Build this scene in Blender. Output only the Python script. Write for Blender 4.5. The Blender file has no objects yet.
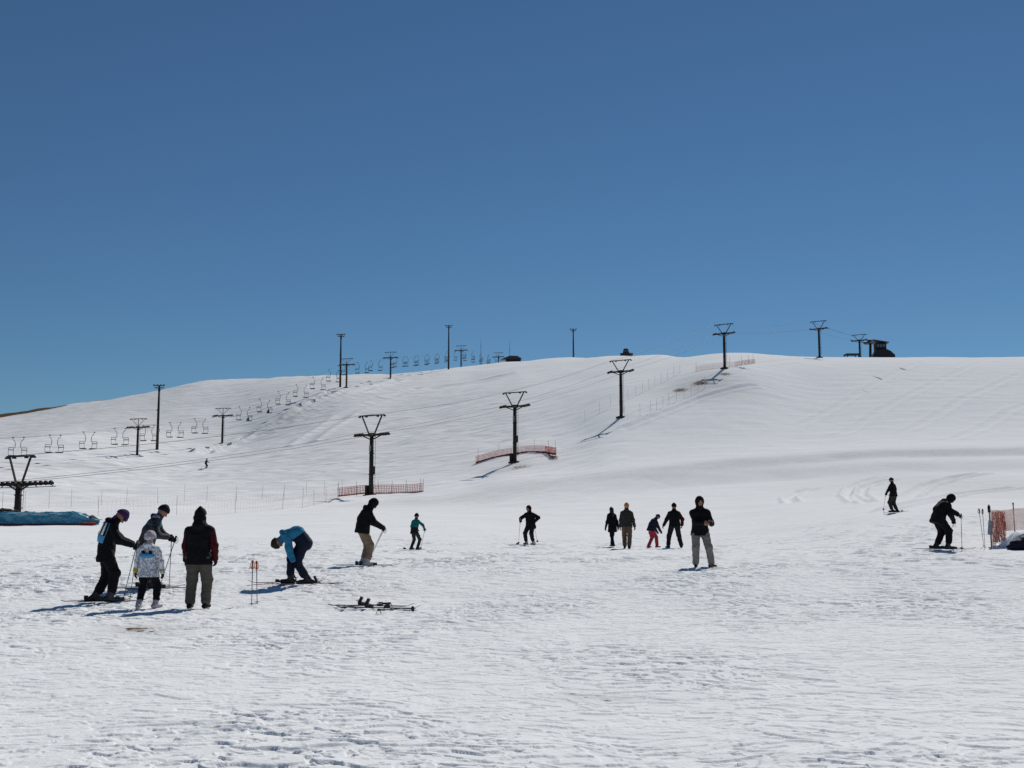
import bpy, math, random
import numpy as np
from mathutils import Vector, Matrix
random.seed(7)
R = math.radians
scene = bpy.context.scene
col = scene.collection

# ------------------------------------------------------------------ camera
F = 1100.0
PITCH = math.atan((513 - 384) / F)
CAMZ = 1.7
cam_d = bpy.data.cameras.new('camera')
cam = bpy.data.objects.new('camera', cam_d)
col.objects.link(cam)
cam.location = (0, 0, CAMZ)
cam.rotation_euler = (math.pi / 2 + PITCH, 0, 0)
cam_d.sensor_width = 36.0
cam_d.lens = 36.0 * F / 1024
cam_d.clip_start = 0.05
cam_d.clip_end = 20000
scene.camera = cam

def ray(px, py):
    a = (px - 512) / F
    b = -(py - 384) / F
    y = math.cos(PITCH) - b * math.sin(PITCH)
    z = math.sin(PITCH) + b * math.cos(PITCH)
    return a / y, z / y            # per metre of Y

def zat(px, py, Y):
    return CAMZ + ray(px, py)[1] * Y

def xat(px, py, Y):
    return ray(px, py)[0] * Y

# ------------------------------------------------------------------ noise
def _hash(ix, iy, seed):
    h = (ix.astype(np.int64) * 374761393 + iy.astype(np.int64) * 668265263 + seed * 974634777) & 0xffffffff
    h = ((h ^ (h >> 13)) * 1274126177) & 0xffffffff
    h = ((h ^ (h >> 16)) * 2246822519) & 0xffffffff
    return (h ^ (h >> 15)) & 0xffffffff

def perlin(x, y, seed=0):
    x = np.asarray(x, float); y = np.asarray(y, float)
    x0 = np.floor(x); y0 = np.floor(y)
    fx = x - x0; fy = y - y0
    u = fx * fx * fx * (fx * (fx * 6 - 15) + 10)
    v = fy * fy * fy * (fy * (fy * 6 - 15) + 10)
    def g(ix, iy, dx, dy):
        a = _hash(ix, iy, seed) * (2 * math.pi / 4294967296.0)
        return np.cos(a) * dx + np.sin(a) * dy
    n00 = g(x0, y0, fx, fy); n10 = g(x0 + 1, y0, fx - 1, fy)
    n01 = g(x0, y0 + 1, fx, fy - 1); n11 = g(x0 + 1, y0 + 1, fx - 1, fy - 1)
    return ((n00 * (1 - u) + n10 * u) * (1 - v) + (n01 * (1 - u) + n11 * u) * v) * 1.5

def vnoise3(p, seed=0):
    x, y, z = p
    x0 = np.floor(x); y0 = np.floor(y); z0 = np.floor(z)
    f = [x - x0, y - y0, z - z0]
    f = [a * a * (3 - 2 * a) for a in f]
    def h(dx, dy, dz):
        return _hash(x0 + dx, y0 + dy + (z0 + dz) * 57, seed) / 4294967296.0
    r = 0
    for dx in (0, 1):
        for dy in (0, 1):
            for dz in (0, 1):
                w = (f[0] if dx else 1 - f[0]) * (f[1] if dy else 1 - f[1]) * (f[2] if dz else 1 - f[2])
                r = r + w * h(dx, dy, dz)
    return r * 2 - 1

def sstep(a, b, x):
    t = np.clip((x - a) / (b - a), 0, 1)
    return t * t * (3 - 2 * t)

# ------------------------------------------------------------------ terrain profiles: metres ahead, line of sight
def pchip(xs, ys, xq):
    xs = np.array(xs, float); ys = np.array(ys, float)
    h = np.diff(xs); d = np.diff(ys) / h
    m = np.zeros_like(ys)
    m[0] = d[0]; m[-1] = d[-1]
    for i in range(1, len(xs) - 1):
        if d[i - 1] * d[i] > 0:
            w1 = 2 * h[i] + h[i - 1]; w2 = h[i] + 2 * h[i - 1]
            m[i] = (w1 + w2) / (w1 / d[i - 1] + w2 / d[i])
    xq = np.clip(xq, xs[0], xs[-1])
    k = np.clip(np.searchsorted(xs, xq) - 1, 0, len(h) - 1)
    t = (xq - xs[k]) / h[k]
    return ((2 * t ** 3 - 3 * t ** 2 + 1) * ys[k] + (t ** 3 - 2 * t ** 2 + t) * h[k] * m[k]
            + (-2 * t ** 3 + 3 * t ** 2) * ys[k + 1] + (t ** 3 - t ** 2) * h[k] * m[k + 1])

PROF = {   # column -> [(distance, row seen)], ridge last
    -500: [(19.5, 609), (27, 570), (42.5, 551), (60, 538), (85, 526), (102, 516), (125, 508), (165, 500), (230, 480), (320, 458), (430, 440)],
    0:    [(19.5, 609), (27, 570), (42.5, 551), (60, 537), (85, 526), (102, 514), (125, 505), (160, 490), (202, 469), (250, 452), (320, 433), (400, 419), (430, 415)],
    65:   [(19.5, 609), (27, 570), (42.5, 551), (60, 537), (85, 525), (102, 513), (125, 504), (160, 488), (202, 470), (250, 448), (320, 425), (390, 411), (425, 405)],
    138:  [(19.5, 609), (27, 570), (42.5, 551), (60, 537), (85, 523), (102, 511), (125, 502), (165, 487), (200, 473), (240, 457), (300, 430), (380, 402), (420, 394)],
    221:  [(19.5, 609), (27, 570), (42.5, 551), (60, 536), (85, 520), (102, 510), (125, 501), (165, 485), (200, 470), (271, 446), (330, 414), (395, 385), (430, 379.5)],
    290:  [(19.5, 609), (27, 570), (42.5, 550), (60, 535), (85, 518), (105, 507), (125, 499), (160, 482), (200, 462), (265, 432), (320, 402), (380, 379), (410, 375.5)],
    345:  [(19.5, 609), (27, 569), (42.5, 550), (60, 534), (85, 516), (105, 505), (125, 497.5), (155, 482), (200, 455), (260, 422), (335, 388), (380, 376), (400, 374)],
    389:  [(19.5, 609), (27, 569), (42.5, 550), (60, 533), (85, 515), (105, 504), (127, 496), (160, 474), (200, 450), (270, 414), (366, 379), (400, 373.5)],
    460:  [(19.5, 609), (27, 569), (42.5, 550), (60, 533), (85, 514), (105, 503), (127, 491), (150, 475), (180, 452), (225, 423), (300, 393), (380, 373), (430, 368.5)],
    515:  [(19.5, 609), (27, 568.5), (42.5, 549), (60, 533), (85, 513), (105, 500), (130, 480), (152, 463), (175, 447), (220, 416), (300, 381), (380, 364), (420, 361)],
    574:  [(19.5, 609), (27, 568.5), (42.5, 549), (60, 532), (85, 511), (105, 497), (130, 476), (152, 457), (177, 438), (215, 406), (290, 374), (360, 359), (390, 357.5)],
    618:  [(19.5, 609), (27, 568.5), (42.5, 549), (60, 532), (85, 510), (105, 495), (130, 474), (155, 445), (177, 419), (210, 394), (270, 368), (330, 356), (350, 355)],
    670:  [(19.5, 609), (27, 568.5), (42.5, 549), (60, 531), (85, 507), (105, 492), (130, 471), (155, 445), (180, 411), (205, 388), (250, 364), (300, 354.5), (320, 353.8)],
    727:  [(19.5, 609), (27, 568), (42.5, 548), (60, 528), (85, 504), (105, 489), (130, 468), (155, 442), (185, 402), (214, 367), (235, 359), (275, 355)],
    819:  [(19.5, 609), (27, 567), (42.5, 541), (55, 522), (70, 506), (85, 496), (105, 482), (130, 463), (160, 436), (200, 395), (240, 363), (260, 359), (278, 357.5)],
    892:  [(19.5, 609), (27, 565), (42.5, 532), (53, 513), (70, 498), (85, 488), (105, 476), (130, 458), (160, 432), (200, 392), (245, 362), (268, 358), (280, 357.5)],
    1024: [(19.5, 609), (27, 563), (34, 546), (42.5, 530), (53, 513), (70, 497), (85, 486), (105, 471), (130, 453), (160, 429), (200, 392), (245, 363), (270, 358), (285, 357)],
    1500: [(19.5, 609), (27, 563), (42.5, 530), (53, 513), (70, 497), (105, 471), (130, 453), (160, 429), (200, 395), (260, 364), (320, 357)],
}
NR, NA = 520, 620
RR = np.exp(np.linspace(math.log(8.0), math.log(4000.0), NR))
A0, A1 = -0.75, 0.75
AZ = np.linspace(A0, A1, NA)
cols = sorted(PROF)
colaz, colz = [], []
for c in cols:
    a = math.atan(ray(c, 400)[0])
    pts = [(0.0, 0.0), (12 / math.cos(a), 0.0)]
    for Y, py in PROF[c]:
        pts.append((Y / math.cos(a), zat(c, py, Y)))
    yr, zr = pts[-1]
    pts += [(yr + 25, zr - 1.2), (yr + 70, zr - 6), (yr + 160, zr - 20), (yr + 400, zr - 50), (yr + 1200, -30), (5000, -60)]
    colaz.append(a)
    colz.append(pchip([p[0] for p in pts], [p[1] for p in pts], RR))
colz = np.array(colz)
T = np.zeros((NR, NA))
for i in range(NR):
    T[i] = pchip(colaz, colz[:, i], AZ)
def blur(T, n, ax):
    for _ in range(n):
        P = np.pad(T, [(1, 1) if k == ax else (0, 0) for k in (0, 1)], mode='edge')
        T = 0.25 * (P[:-2] if ax == 0 else P[:, :-2]) + 0.5 * T + 0.25 * (P[2:] if ax == 0 else P[:, 2:])
    return T
T = blur(blur(T, 6, 0), 60, 1)

def cubic4(p0, p1, p2, p3, t):
    return p1 + 0.5 * t * (p2 - p0 + t * (2 * p0 - 5 * p1 + 4 * p2 - p3 + t * (3 * (p1 - p2) + p3 - p0)))

def base_h(x, y):
    x = np.asarray(x, float); y = np.asarray(y, float)
    r = np.sqrt(x * x + y * y); az = np.arctan2(x, y)
    fr = np.clip((np.log(np.maximum(r, 8.0)) - math.log(8.0)) / (math.log(4000.0) - math.log(8.0)) * (NR - 1), 1, NR - 3)
    fa = np.clip((az - A0) / (A1 - A0) * (NA - 1), 1, NA - 3)
    i = np.floor(fr).astype(int); j = np.floor(fa).astype(int)
    tr = fr - i; ta = fa - j
    rows = [cubic4(T[i + k, j - 1], T[i + k, j], T[i + k, j + 1], T[i + k, j + 2], ta) for k in (-1, 0, 1, 2)]
    z = cubic4(*rows, tr)
    back = 1 - sstep(1.2, 2.2, np.abs(az))
    return z * back * sstep(10, 16, r)

def polydist(x, y, poly):
    """signed distance (positive on the far side) and position along a polyline"""
    best = np.full(x.shape, 1e9); sg = np.zeros(x.shape); along = np.zeros(x.shape); L = 0
    for (ax, ay), (bx, by) in zip(poly[:-1], poly[1:]):
        dx, dy = bx - ax, by - ay; l = math.hypot(dx, dy)
        t = np.clip(((x - ax) * dx + (y - ay) * dy) / (l * l), 0, 1)
        d = np.hypot(x - ax - t * dx, y - ay - t * dy)
        s = np.sign((y - ay) * dx - (x - ax) * dy)
        m = d < best
        best = np.where(m, d, best); sg = np.where(m, s, sg); along = np.where(m, L + t * l, along)
        L += l
    return best * sg, along, L

SHAPES = []      # functions adding broad shapes to the snow
def height(x, y):
    x = np.atleast_1d(np.asarray(x, float)); y = np.atleast_1d(np.asarray(y, float))
    z = base_h(x, y)
    r = np.hypot(x, y)
    far = sstep(60, 140, r)
    calm = 1 - 0.65 * sstep(0.02, 0.16, x / np.maximum(y, 1))
    z = z + far * calm * (0.5 * perlin(x / 34, y / 48, 3) + 0.22 * perlin(x / 11 + 0.4 * perlin(x / 20, y / 20, 8), y / 19, 4))
    z = z + sstep(4, 10, r) * 0.05 * perlin(x / 4.2, y / 4.2, 5)
    for f in SHAPES:
        z = z + f(x, y)
    return z

def H(x, y):
    return float(height(x, y)[0])

def hit(px, py):
    """point of the ground seen along a line of sight"""
    a, b = ray(px, py)
    Y = np.exp(np.linspace(math.log(6), math.log(700), 1600))
    dz = CAMZ + b * Y - height(a * Y, Y)
    k = np.where(dz < 0)[0]
    if len(k) == 0:
        k = [int(np.argmin(dz))]
    k = k[0]
    if k > 0 and dz[k] < 0:
        t = dz[k - 1] / (dz[k - 1] - dz[k]); y = Y[k - 1] + t * (Y[k] - Y[k - 1])
    else:
        y = Y[k]
    return a * y, float(y)

def gp(px, Y, dz=0.0):
    x = ray(px, 450)[0] * Y
    return Vector((x, Y, H(x, Y) + dz))

def worldline(pts):
    return [hit(*p) for p in pts]

# broad shelf of the cross run: a low bank whose near side rises steeply
def bank(pts, A, w1, w2):
    poly = worldline(pts)
    def f(x, y, poly=poly):
        m = (y > 60) & (y < 260) & (x > poly[0][0] - 40)
        out = np.zeros(x.shape)
        if not m.any(): return out
        s, al, L = polydist(x[m], y[m], poly)
        g = np.where(s < 0, sstep(-w1, 0, s), np.exp(-np.maximum(s, 0) ** 2 / (w2 * w2)))
        out[m] = A * g * sstep(0, 35, al)
        return out
    return f
_b1 = bank([(520, 497), (600, 485), (700, 474), (820, 462), (930, 457), (1024, 456), (1300, 456)], 0.75, 7, 14)
_b2 = bank([(430, 508), (520, 496), (640, 484), (760, 476), (880, 468), (1024, 466), (1300, 466)], 0.8, 9, 12)
SHAPES += [_b1, _b2]

def cut(pts, width, depth, lip):
    poly = worldline(pts)
    xs = [p[0] for p in poly]; ys = [p[1] for p in poly]
    def f(x, y, poly=poly):
        m = (x > min(xs) - 4 * width) & (x < max(xs) + 4 * width) & (y > min(ys) - 4 * width) & (y < max(ys) + 4 * width)
        out = np.zeros(x.shape)
        if not m.any(): return out
        s, al, L = polydist(x[m], y[m], poly)
        q = np.abs(s) / width
        out[m] = (-depth * np.exp(-q * q * 2) + lip * np.exp(-(q - 1.5) ** 2 * 4)) * sstep(0, 2, al) * sstep(0, 2, L - al)
        return out
    return f
FINE = [
    cut([(858, 502), (848, 495), (852, 487), (866, 481), (885, 476)], 0.38, 0.12, 0.16),
    cut([(868, 503), (860, 496), (864, 488), (878, 483), (900, 479)], 0.38, 0.12, 0.16),
    cut([(792, 503), (789, 498), (800, 492), (820, 487)], 0.4, 0.12, 0.16),
    cut([(905, 498), (925, 486), (955, 478), (990, 473)], 0.5, 0.12, 0.2),
    cut([(880, 512), (905, 505), (960, 494), (1024, 487)], 0.4, 0.10, 0.14),
    cut([(640, 648), (700, 618), (760, 594), (830, 570)], 0.16, 0.006, 0.016),
    cut([(655, 652), (715, 620), (772, 596), (838, 573)], 0.12, 0.005, 0.012),
    cut([(0, 738), (90, 727), (190, 722), (330, 716)], 0.05, 0.03, 0.012),
    cut([(0, 752), (120, 736), (260, 727), (400, 716)], 0.05, 0.025, 0.012),
    cut([(563, 692), (585, 696), (607, 700), (628, 695), (655, 689)], 0.09, 0.05, 0.05),
    cut([(620, 430), (700, 398), (760, 385)], 0.8, 0.25, 0.2),
    cut([(200, 453), (250, 436), (290, 417), (335, 392)], 1.7, 0.9, 0.9),
    cut([(262, 436), (300, 420), (350, 396), (400, 380)], 1.6, 0.35, 0.4),
    cut([(300, 445), (345, 415), (420, 388), (520, 372)], 2.0, 0.25, 0.35),
    cut([(985, 362), (930, 385), (880, 410), (840, 435)], 0.8, 0.05, 0.07),
    cut([(1024, 372), (960, 400), (905, 432)], 0.8, 0.05, 0.07),
    cut([(930, 360), (860, 392), (800, 425)], 0.8, 0.05, 0.07),
    cut([(1100, 380), (1010, 410), (950, 440)], 0.8, 0.05, 0.07),
    cut([(0, 560), (240, 548), (420, 545), (600, 540)], 0.12, 0.04, 0.03),
]

# ------------------------------------------------------------------ materials
def mat(name, rgb, rough=0.7, metal=0.0, bump=0.0, bscale=20.0, vary=0.0, spec=0.3):
    m = bpy.data.materials.new(name); m.use_nodes = True
    nt = m.node_tree; b = nt.nodes['Principled BSDF']
    b.inputs['Base Color'].default_value = (*rgb, 1); b.inputs['Roughness'].default_value = rough
    b.inputs['Metallic'].default_value = metal
    b.inputs['Specular IOR Level'].default_value = spec
    tc = nt.nodes.new('ShaderNodeTexCoord')
    n = nt.nodes.new('ShaderNodeTexNoise'); n.inputs['Scale'].default_value = bscale; n.inputs['Detail'].default_value = 4
    nt.links.new(tc.outputs['Object'], n.inputs['Vector'])
    if vary:
        mx = nt.nodes.new('ShaderNodeMix'); mx.data_type = 'RGBA'
        mx.inputs[6].default_value = (*[c * (1 - vary) for c in rgb], 1)
        mx.inputs[7].default_value = (*[min(1, c * (1 + vary)) for c in rgb], 1)
        nt.links.new(n.outputs['Fac'], mx.inputs[0]); nt.links.new(mx.outputs[2], b.inputs['Base Color'])
    if bump:
        bp = nt.nodes.new('ShaderNodeBump'); bp.inputs['Strength'].default_value = 1; bp.inputs['Distance'].default_value = bump
        nt.links.new(n.outputs['Fac'], bp.inputs['Height']); nt.links.new(bp.outputs['Normal'], b.inputs['Normal'])
    return m

def fabric(name, rgb, rough=0.85):
    return mat(name, rgb, rough, 0, 0.008, 14, 0.25, 0.15)

def blotch(name, a, b_, c, scale=16):
    m = bpy.data.materials.new(name); m.use_nodes = True
    nt = m.node_tree; b = nt.nodes['Principled BSDF']; b.inputs['Roughness'].default_value = 0.85
    tc = nt.nodes.new('ShaderNodeTexCoord')
    n = nt.nodes.new('ShaderNodeTexNoise'); n.inputs['Scale'].default_value = scale; n.inputs['Detail'].default_value = 3
    r = nt.nodes.new('ShaderNodeValToRGB'); r.color_ramp.interpolation = 'CONSTANT'
    e = r.color_ramp.elements
    e[0].color = (*a, 1); e[1].position = 0.5; e[1].color = (*b_, 1)
    x = e.new(0.6); x.color = (*c, 1)
    nt.links.new(tc.outputs['Object'], n.inputs['Vector']); nt.links.new(n.outputs['Fac'], r.inputs['Fac'])
    nt.links.new(r.outputs['Color'], b.inputs['Base Color'])
    return m

def snow_material():
    m = bpy.data.materials.new('snow'); m.use_nodes = True
    nt = m.node_tree; N = nt.nodes; L = nt.links
    b = N['Principled BSDF']; b.inputs['Roughness'].default_value = 1.0; b.inputs['Specular IOR Level'].default_value = 0.0
    tc = N.new('ShaderNodeTexCoord')
    def noise(scale, det, vec=None, rough=0.55):
        n = N.new('ShaderNodeTexNoise'); n.inputs['Scale'].default_value = scale; n.inputs['Detail'].default_value = det
        n.inputs['Roughness'].default_value = rough
        L.new(vec or tc.outputs['Object'], n.inputs['Vector']); return n
    def mapping(sc, rz=0):
        mp = N.new('ShaderNodeMapping'); mp.inputs['Scale'].default_value = sc; mp.inputs['Rotation'].default_value = (0, 0, rz)
        L.new(tc.outputs['Object'], mp.inputs['Vector']); return mp.outputs['Vector']
    def rgbmix(f, a, c):
        mx = N.new('ShaderNodeMix'); mx.data_type = 'RGBA'
        for v, s in ((a, 6), (c, 7)):
            if isinstance(v, tuple): mx.inputs[s].default_value = (*v, 1)
            else: L.new(v, mx.inputs[s])
        L.new(f, mx.inputs[0]); return mx.outputs[2]
    def attr(n):
        a = N.new('ShaderNodeAttribute'); a.attribute_name = n; return a.outputs['Fac']
    def math_(op, a, c):
        x = N.new('ShaderNodeMath'); x.operation = op
        for v, s in ((a, 0), (c, 1)):
            if isinstance(v, (int, float)): x.inputs[s].default_value = v
            else: L.new(v, x.inputs[s])
        return x.outputs[0]
    n1 = noise(0.9, 5)
    c = rgbmix(n1.outputs['Fac'], (0.78, 0.79, 0.81), (0.90, 0.905, 0.915))
    # fine grit
    n2 = noise(9, 3)
    rp = N.new('ShaderNodeValToRGB'); rp.color_ramp.elements[0].position = 0.66; rp.color_ramp.elements[1].position = 0.74
    L.new(n2.outputs['Fac'], rp.inputs['Fac'])
    c = rgbmix(math_('MULTIPLY', rp.outputs['Color'], 0.22), c, (0.42, 0.40, 0.38))
    # trampled, dirty snow, plus slope shade painted in grey
    c = rgbmix(math_('MULTIPLY', attr('dirt_and_shade'), noise(1.6, 6, rough=0.7).outputs['Fac']), c, (0.42, 0.415, 0.42))
    # bare ground with dead grass
    n3 = noise(3.0, 6, rough=0.7)
    g = rgbmix(noise(12, 3).outputs['Fac'], (0.05, 0.035, 0.025), (0.19, 0.125, 0.08))
    k = math_('MULTIPLY', math_('SUBTRACT', math_('ADD', attr('bare'), n3.outputs['Fac']), 0.98), 9.0)
    k2 = N.new('ShaderNodeClamp'); L.new(k, k2.inputs['Value'])
    c = rgbmix(k2.outputs[0], c, g)
    L.new(c, b.inputs['Base Color'])
    # bumps: crust, small clods, and ski-scraped streaks lying along the run
    h1 = noise(26, 4).outputs['Fac']
    h2 = noise(7.5, 4, mapping((0.8, 1.0, 1.0), 0.12)).outputs['Fac']
    h3 = noise(2.6, 4, mapping((0.7, 1.0, 1.0), -0.2)).outputs['Fac']
    h4 = noise(0.30, 3, mapping((0.25, 1.0, 1.0), -0.7), 0.5).outputs['Fac']
    nearby = math_('ADD', math_('MULTIPLY', h1, 0.007), math_('ADD', math_('MULTIPLY', h2, 0.008), math_('MULTIPLY', h3, 0.014)))
    hh = math_('ADD', math_('MULTIPLY', nearby, attr('nearness')), math_('MULTIPLY', math_('MULTIPLY', h4, attr('farness')), 0.6))
    bp = N.new('ShaderNodeBump'); bp.inputs['Strength'].default_value = 1.0; bp.inputs['Distance'].default_value = 1.0
    L.new(hh, bp.inputs['Height']); L.new(bp.outputs['Normal'], b.inputs['Normal'])
    return m
SNOW = snow_material()

STEEL = mat('weathered brown steel', (0.035, 0.028, 0.024), 0.7, 0.3, 0.01, 4, 0.3)
RUST = mat('rusty red plate', (0.14, 0.03, 0.02), 0.8, 0, 0.01, 6, 0.3)
GALV = mat('galvanised steel', (0.16, 0.165, 0.17), 0.5, 0.6, 0.004, 8, 0.2)
GREYP = mat('grey paint', (0.22, 0.22, 0.22), 0.6, 0, 0.003, 8, 0.15)
ROPE = mat('steel rope', (0.05, 0.05, 0.055), 0.6, 0.4)
SEATM = mat('worn chair seat', (0.05, 0.035, 0.035), 0.7, 0, 0.01, 9, 0.3)
SEATR = mat('red chair seat', (0.22, 0.03, 0.025), 0.7, 0, 0.01, 9, 0.3)
LAMPM = mat('lamp housing', (0.25, 0.25, 0.25), 0.4, 0.4)
GLASS = mat('lamp glass', (0.4, 0.42, 0.42), 0.15)
NETO = mat('faded orange net', (0.70, 0.10, 0.045), 0.8, 0, 0, 5, 0.2)
NETP = mat('sun bleached pink net', (0.72, 0.42, 0.36), 0.8, 0, 0, 5, 0.2)
NETR = mat('red net hem', (0.42, 0.06, 0.04), 0.8, 0, 0, 5, 0.2)
POSTM = mat('fence post', (0.13, 0.12, 0.13), 0.6)
WOOD = mat('dark wooden boards', (0.014, 0.011, 0.010), 0.85, 0, 0.01, 6, 0.3)
ROOFM = mat('dark roof sheet', (0.035, 0.035, 0.04), 0.5, 0.3, 0.005, 6, 0.2)
WINM = mat('window glass', (0.10, 0.12, 0.14), 0.1)
BLACK = mat('black plastic', (0.012, 0.012, 0.014), 0.45, 0, 0.002, 30, 0.2)
ORANGE = mat('orange plastic', (0.42, 0.075, 0.03), 0.5)
SHAFT = mat('pole shaft', (0.10, 0.10, 0.11), 0.35, 0.6)
WHITEP = mat('white plastic', (0.72, 0.72, 0.73), 0.5)
GREYB = mat('grey board', (0.36, 0.38, 0.42), 0.6, 0, 0, 5, 0.1)
SKIM = mat('dark ski top', (0.02, 0.02, 0.025), 0.4, 0, 0.0, 8, 0.4)
SKIR = mat('red brown ski top', (0.16, 0.03, 0.02), 0.4, 0, 0.0, 8, 0.4)
SKIG = mat('grey ski top', (0.14, 0.14, 0.16), 0.4, 0, 0.0, 8, 0.4)
SKIN = mat('skin', (0.28, 0.14, 0.095), 0.6, 0, 0.002, 30, 0.1)
EYE = mat('eye', (0.02, 0.015, 0.012), 0.2)
LIPS = mat('lips', (0.30, 0.11, 0.09), 0.5)

# ------------------------------------------------------------------ mesh helpers
def link(name, me, parent=None, loc=None):
    o = bpy.data.objects.new(name, me); col.objects.link(o)
    if parent is not None: o.parent = parent
    if loc is not None: o.location = loc
    return o

def tag(o, label=None, cat=None, group=None, kind=None):
    if label: o['label'] = label
    if cat: o['category'] = cat
    if group: o['group'] = group
    if kind: o['kind'] = kind
    return o

def thing(name, label, cat, loc, rz=0.0, group=None):
    o = bpy.data.objects.new(name, None); col.objects.link(o)
    o.location = loc; o.rotation_euler = (0, 0, rz); o.empty_display_size = 0.2
    return tag(o, label, cat, group)

class MB:
    def __init__(s): s.v = []; s.f = []; s.sm = []
    def add(s, vs, fs, smooth=False):
        n = len(s.v); s.v += [tuple(v) for v in vs]; s.f += [tuple(i + n for i in f) for f in fs]
        s.sm += [smooth] * len(fs); return s
    def box(s, c, d, rot=None):
        hx, hy, hz = d[0] / 2, d[1] / 2, d[2] / 2
        vs = [Vector((x, y, z)) for x in (-hx, hx) for y in (-hy, hy) for z in (-hz, hz)]
        if rot is not None: vs = [rot @ v for v in vs]
        c = Vector(c)
        return s.add([v + c for v in vs], [(0, 1, 3, 2), (4, 6, 7, 5), (0, 4, 5, 1), (2, 3, 7, 6), (0, 2, 6, 4), (1, 5, 7, 3)])
    def frame(s, d):
        d = Vector(d).normalized(); u = Vector((0, 0, 1)) if abs(d.z) < 0.95 else Vector((1, 0, 0))
        a = d.cross(u).normalized(); return a, a.cross(d).normalized()
    def tube(s, pts, r, n=8, caps=True):
        pts = [Vector(p) for p in pts]
        rs = r if isinstance(r, (list, tuple)) else [r] * len(pts)
        vs = []
        for i, p in enumerate(pts):
            d = pts[min(i + 1, len(pts) - 1)] - pts[max(i - 1, 0)]
            a, b = s.frame(d)
            for k in range(n):
                t = 2 * math.pi * k / n
                vs.append(p + (a * math.cos(t) + b * math.sin(t)) * rs[i])
        fs = [(i * n + k, i * n + (k + 1) % n, (i + 1) * n + (k + 1) % n, (i + 1) * n + k) for i in range(len(pts) - 1) for k in range(n)]
        if caps: fs += [tuple(range(n))[::-1], tuple((len(pts) - 1) * n + k for k in range(n))]
        return s.add(vs, fs, True)
    def bar(s, a, b, w, h):
        a = Vector(a); b = Vector(b); d = (b - a); l = d.length; d.normalize()
        u = Vector((0, 0, 1)) if abs(d.z) < 0.95 else Vector((0, 1, 0))
        x = d.cross(u).normalized(); z = x.cross(d).normalized()
        m = Matrix((x, d, z)).transposed()
        return s.box((a + b) / 2, (w, l, h), m)
    def disc(s, c, axis, r, t, n=14):
        axis = Vector(axis).normalized(); c = Vector(c)
        return s.tube([c - axis * t / 2, c + axis * t / 2], r, n)
    def mesh(s, name):
        me = bpy.data.meshes.new(name); me.from_pydata(s.v, [], s.f)
        me.polygons.foreach_set('use_smooth', s.sm); me.update()
        return me
    def build(s, name, m, parent=None, loc=None):
        me = s.mesh(name); me.materials.append(m)
        return link(name, me, parent, loc)

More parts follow.
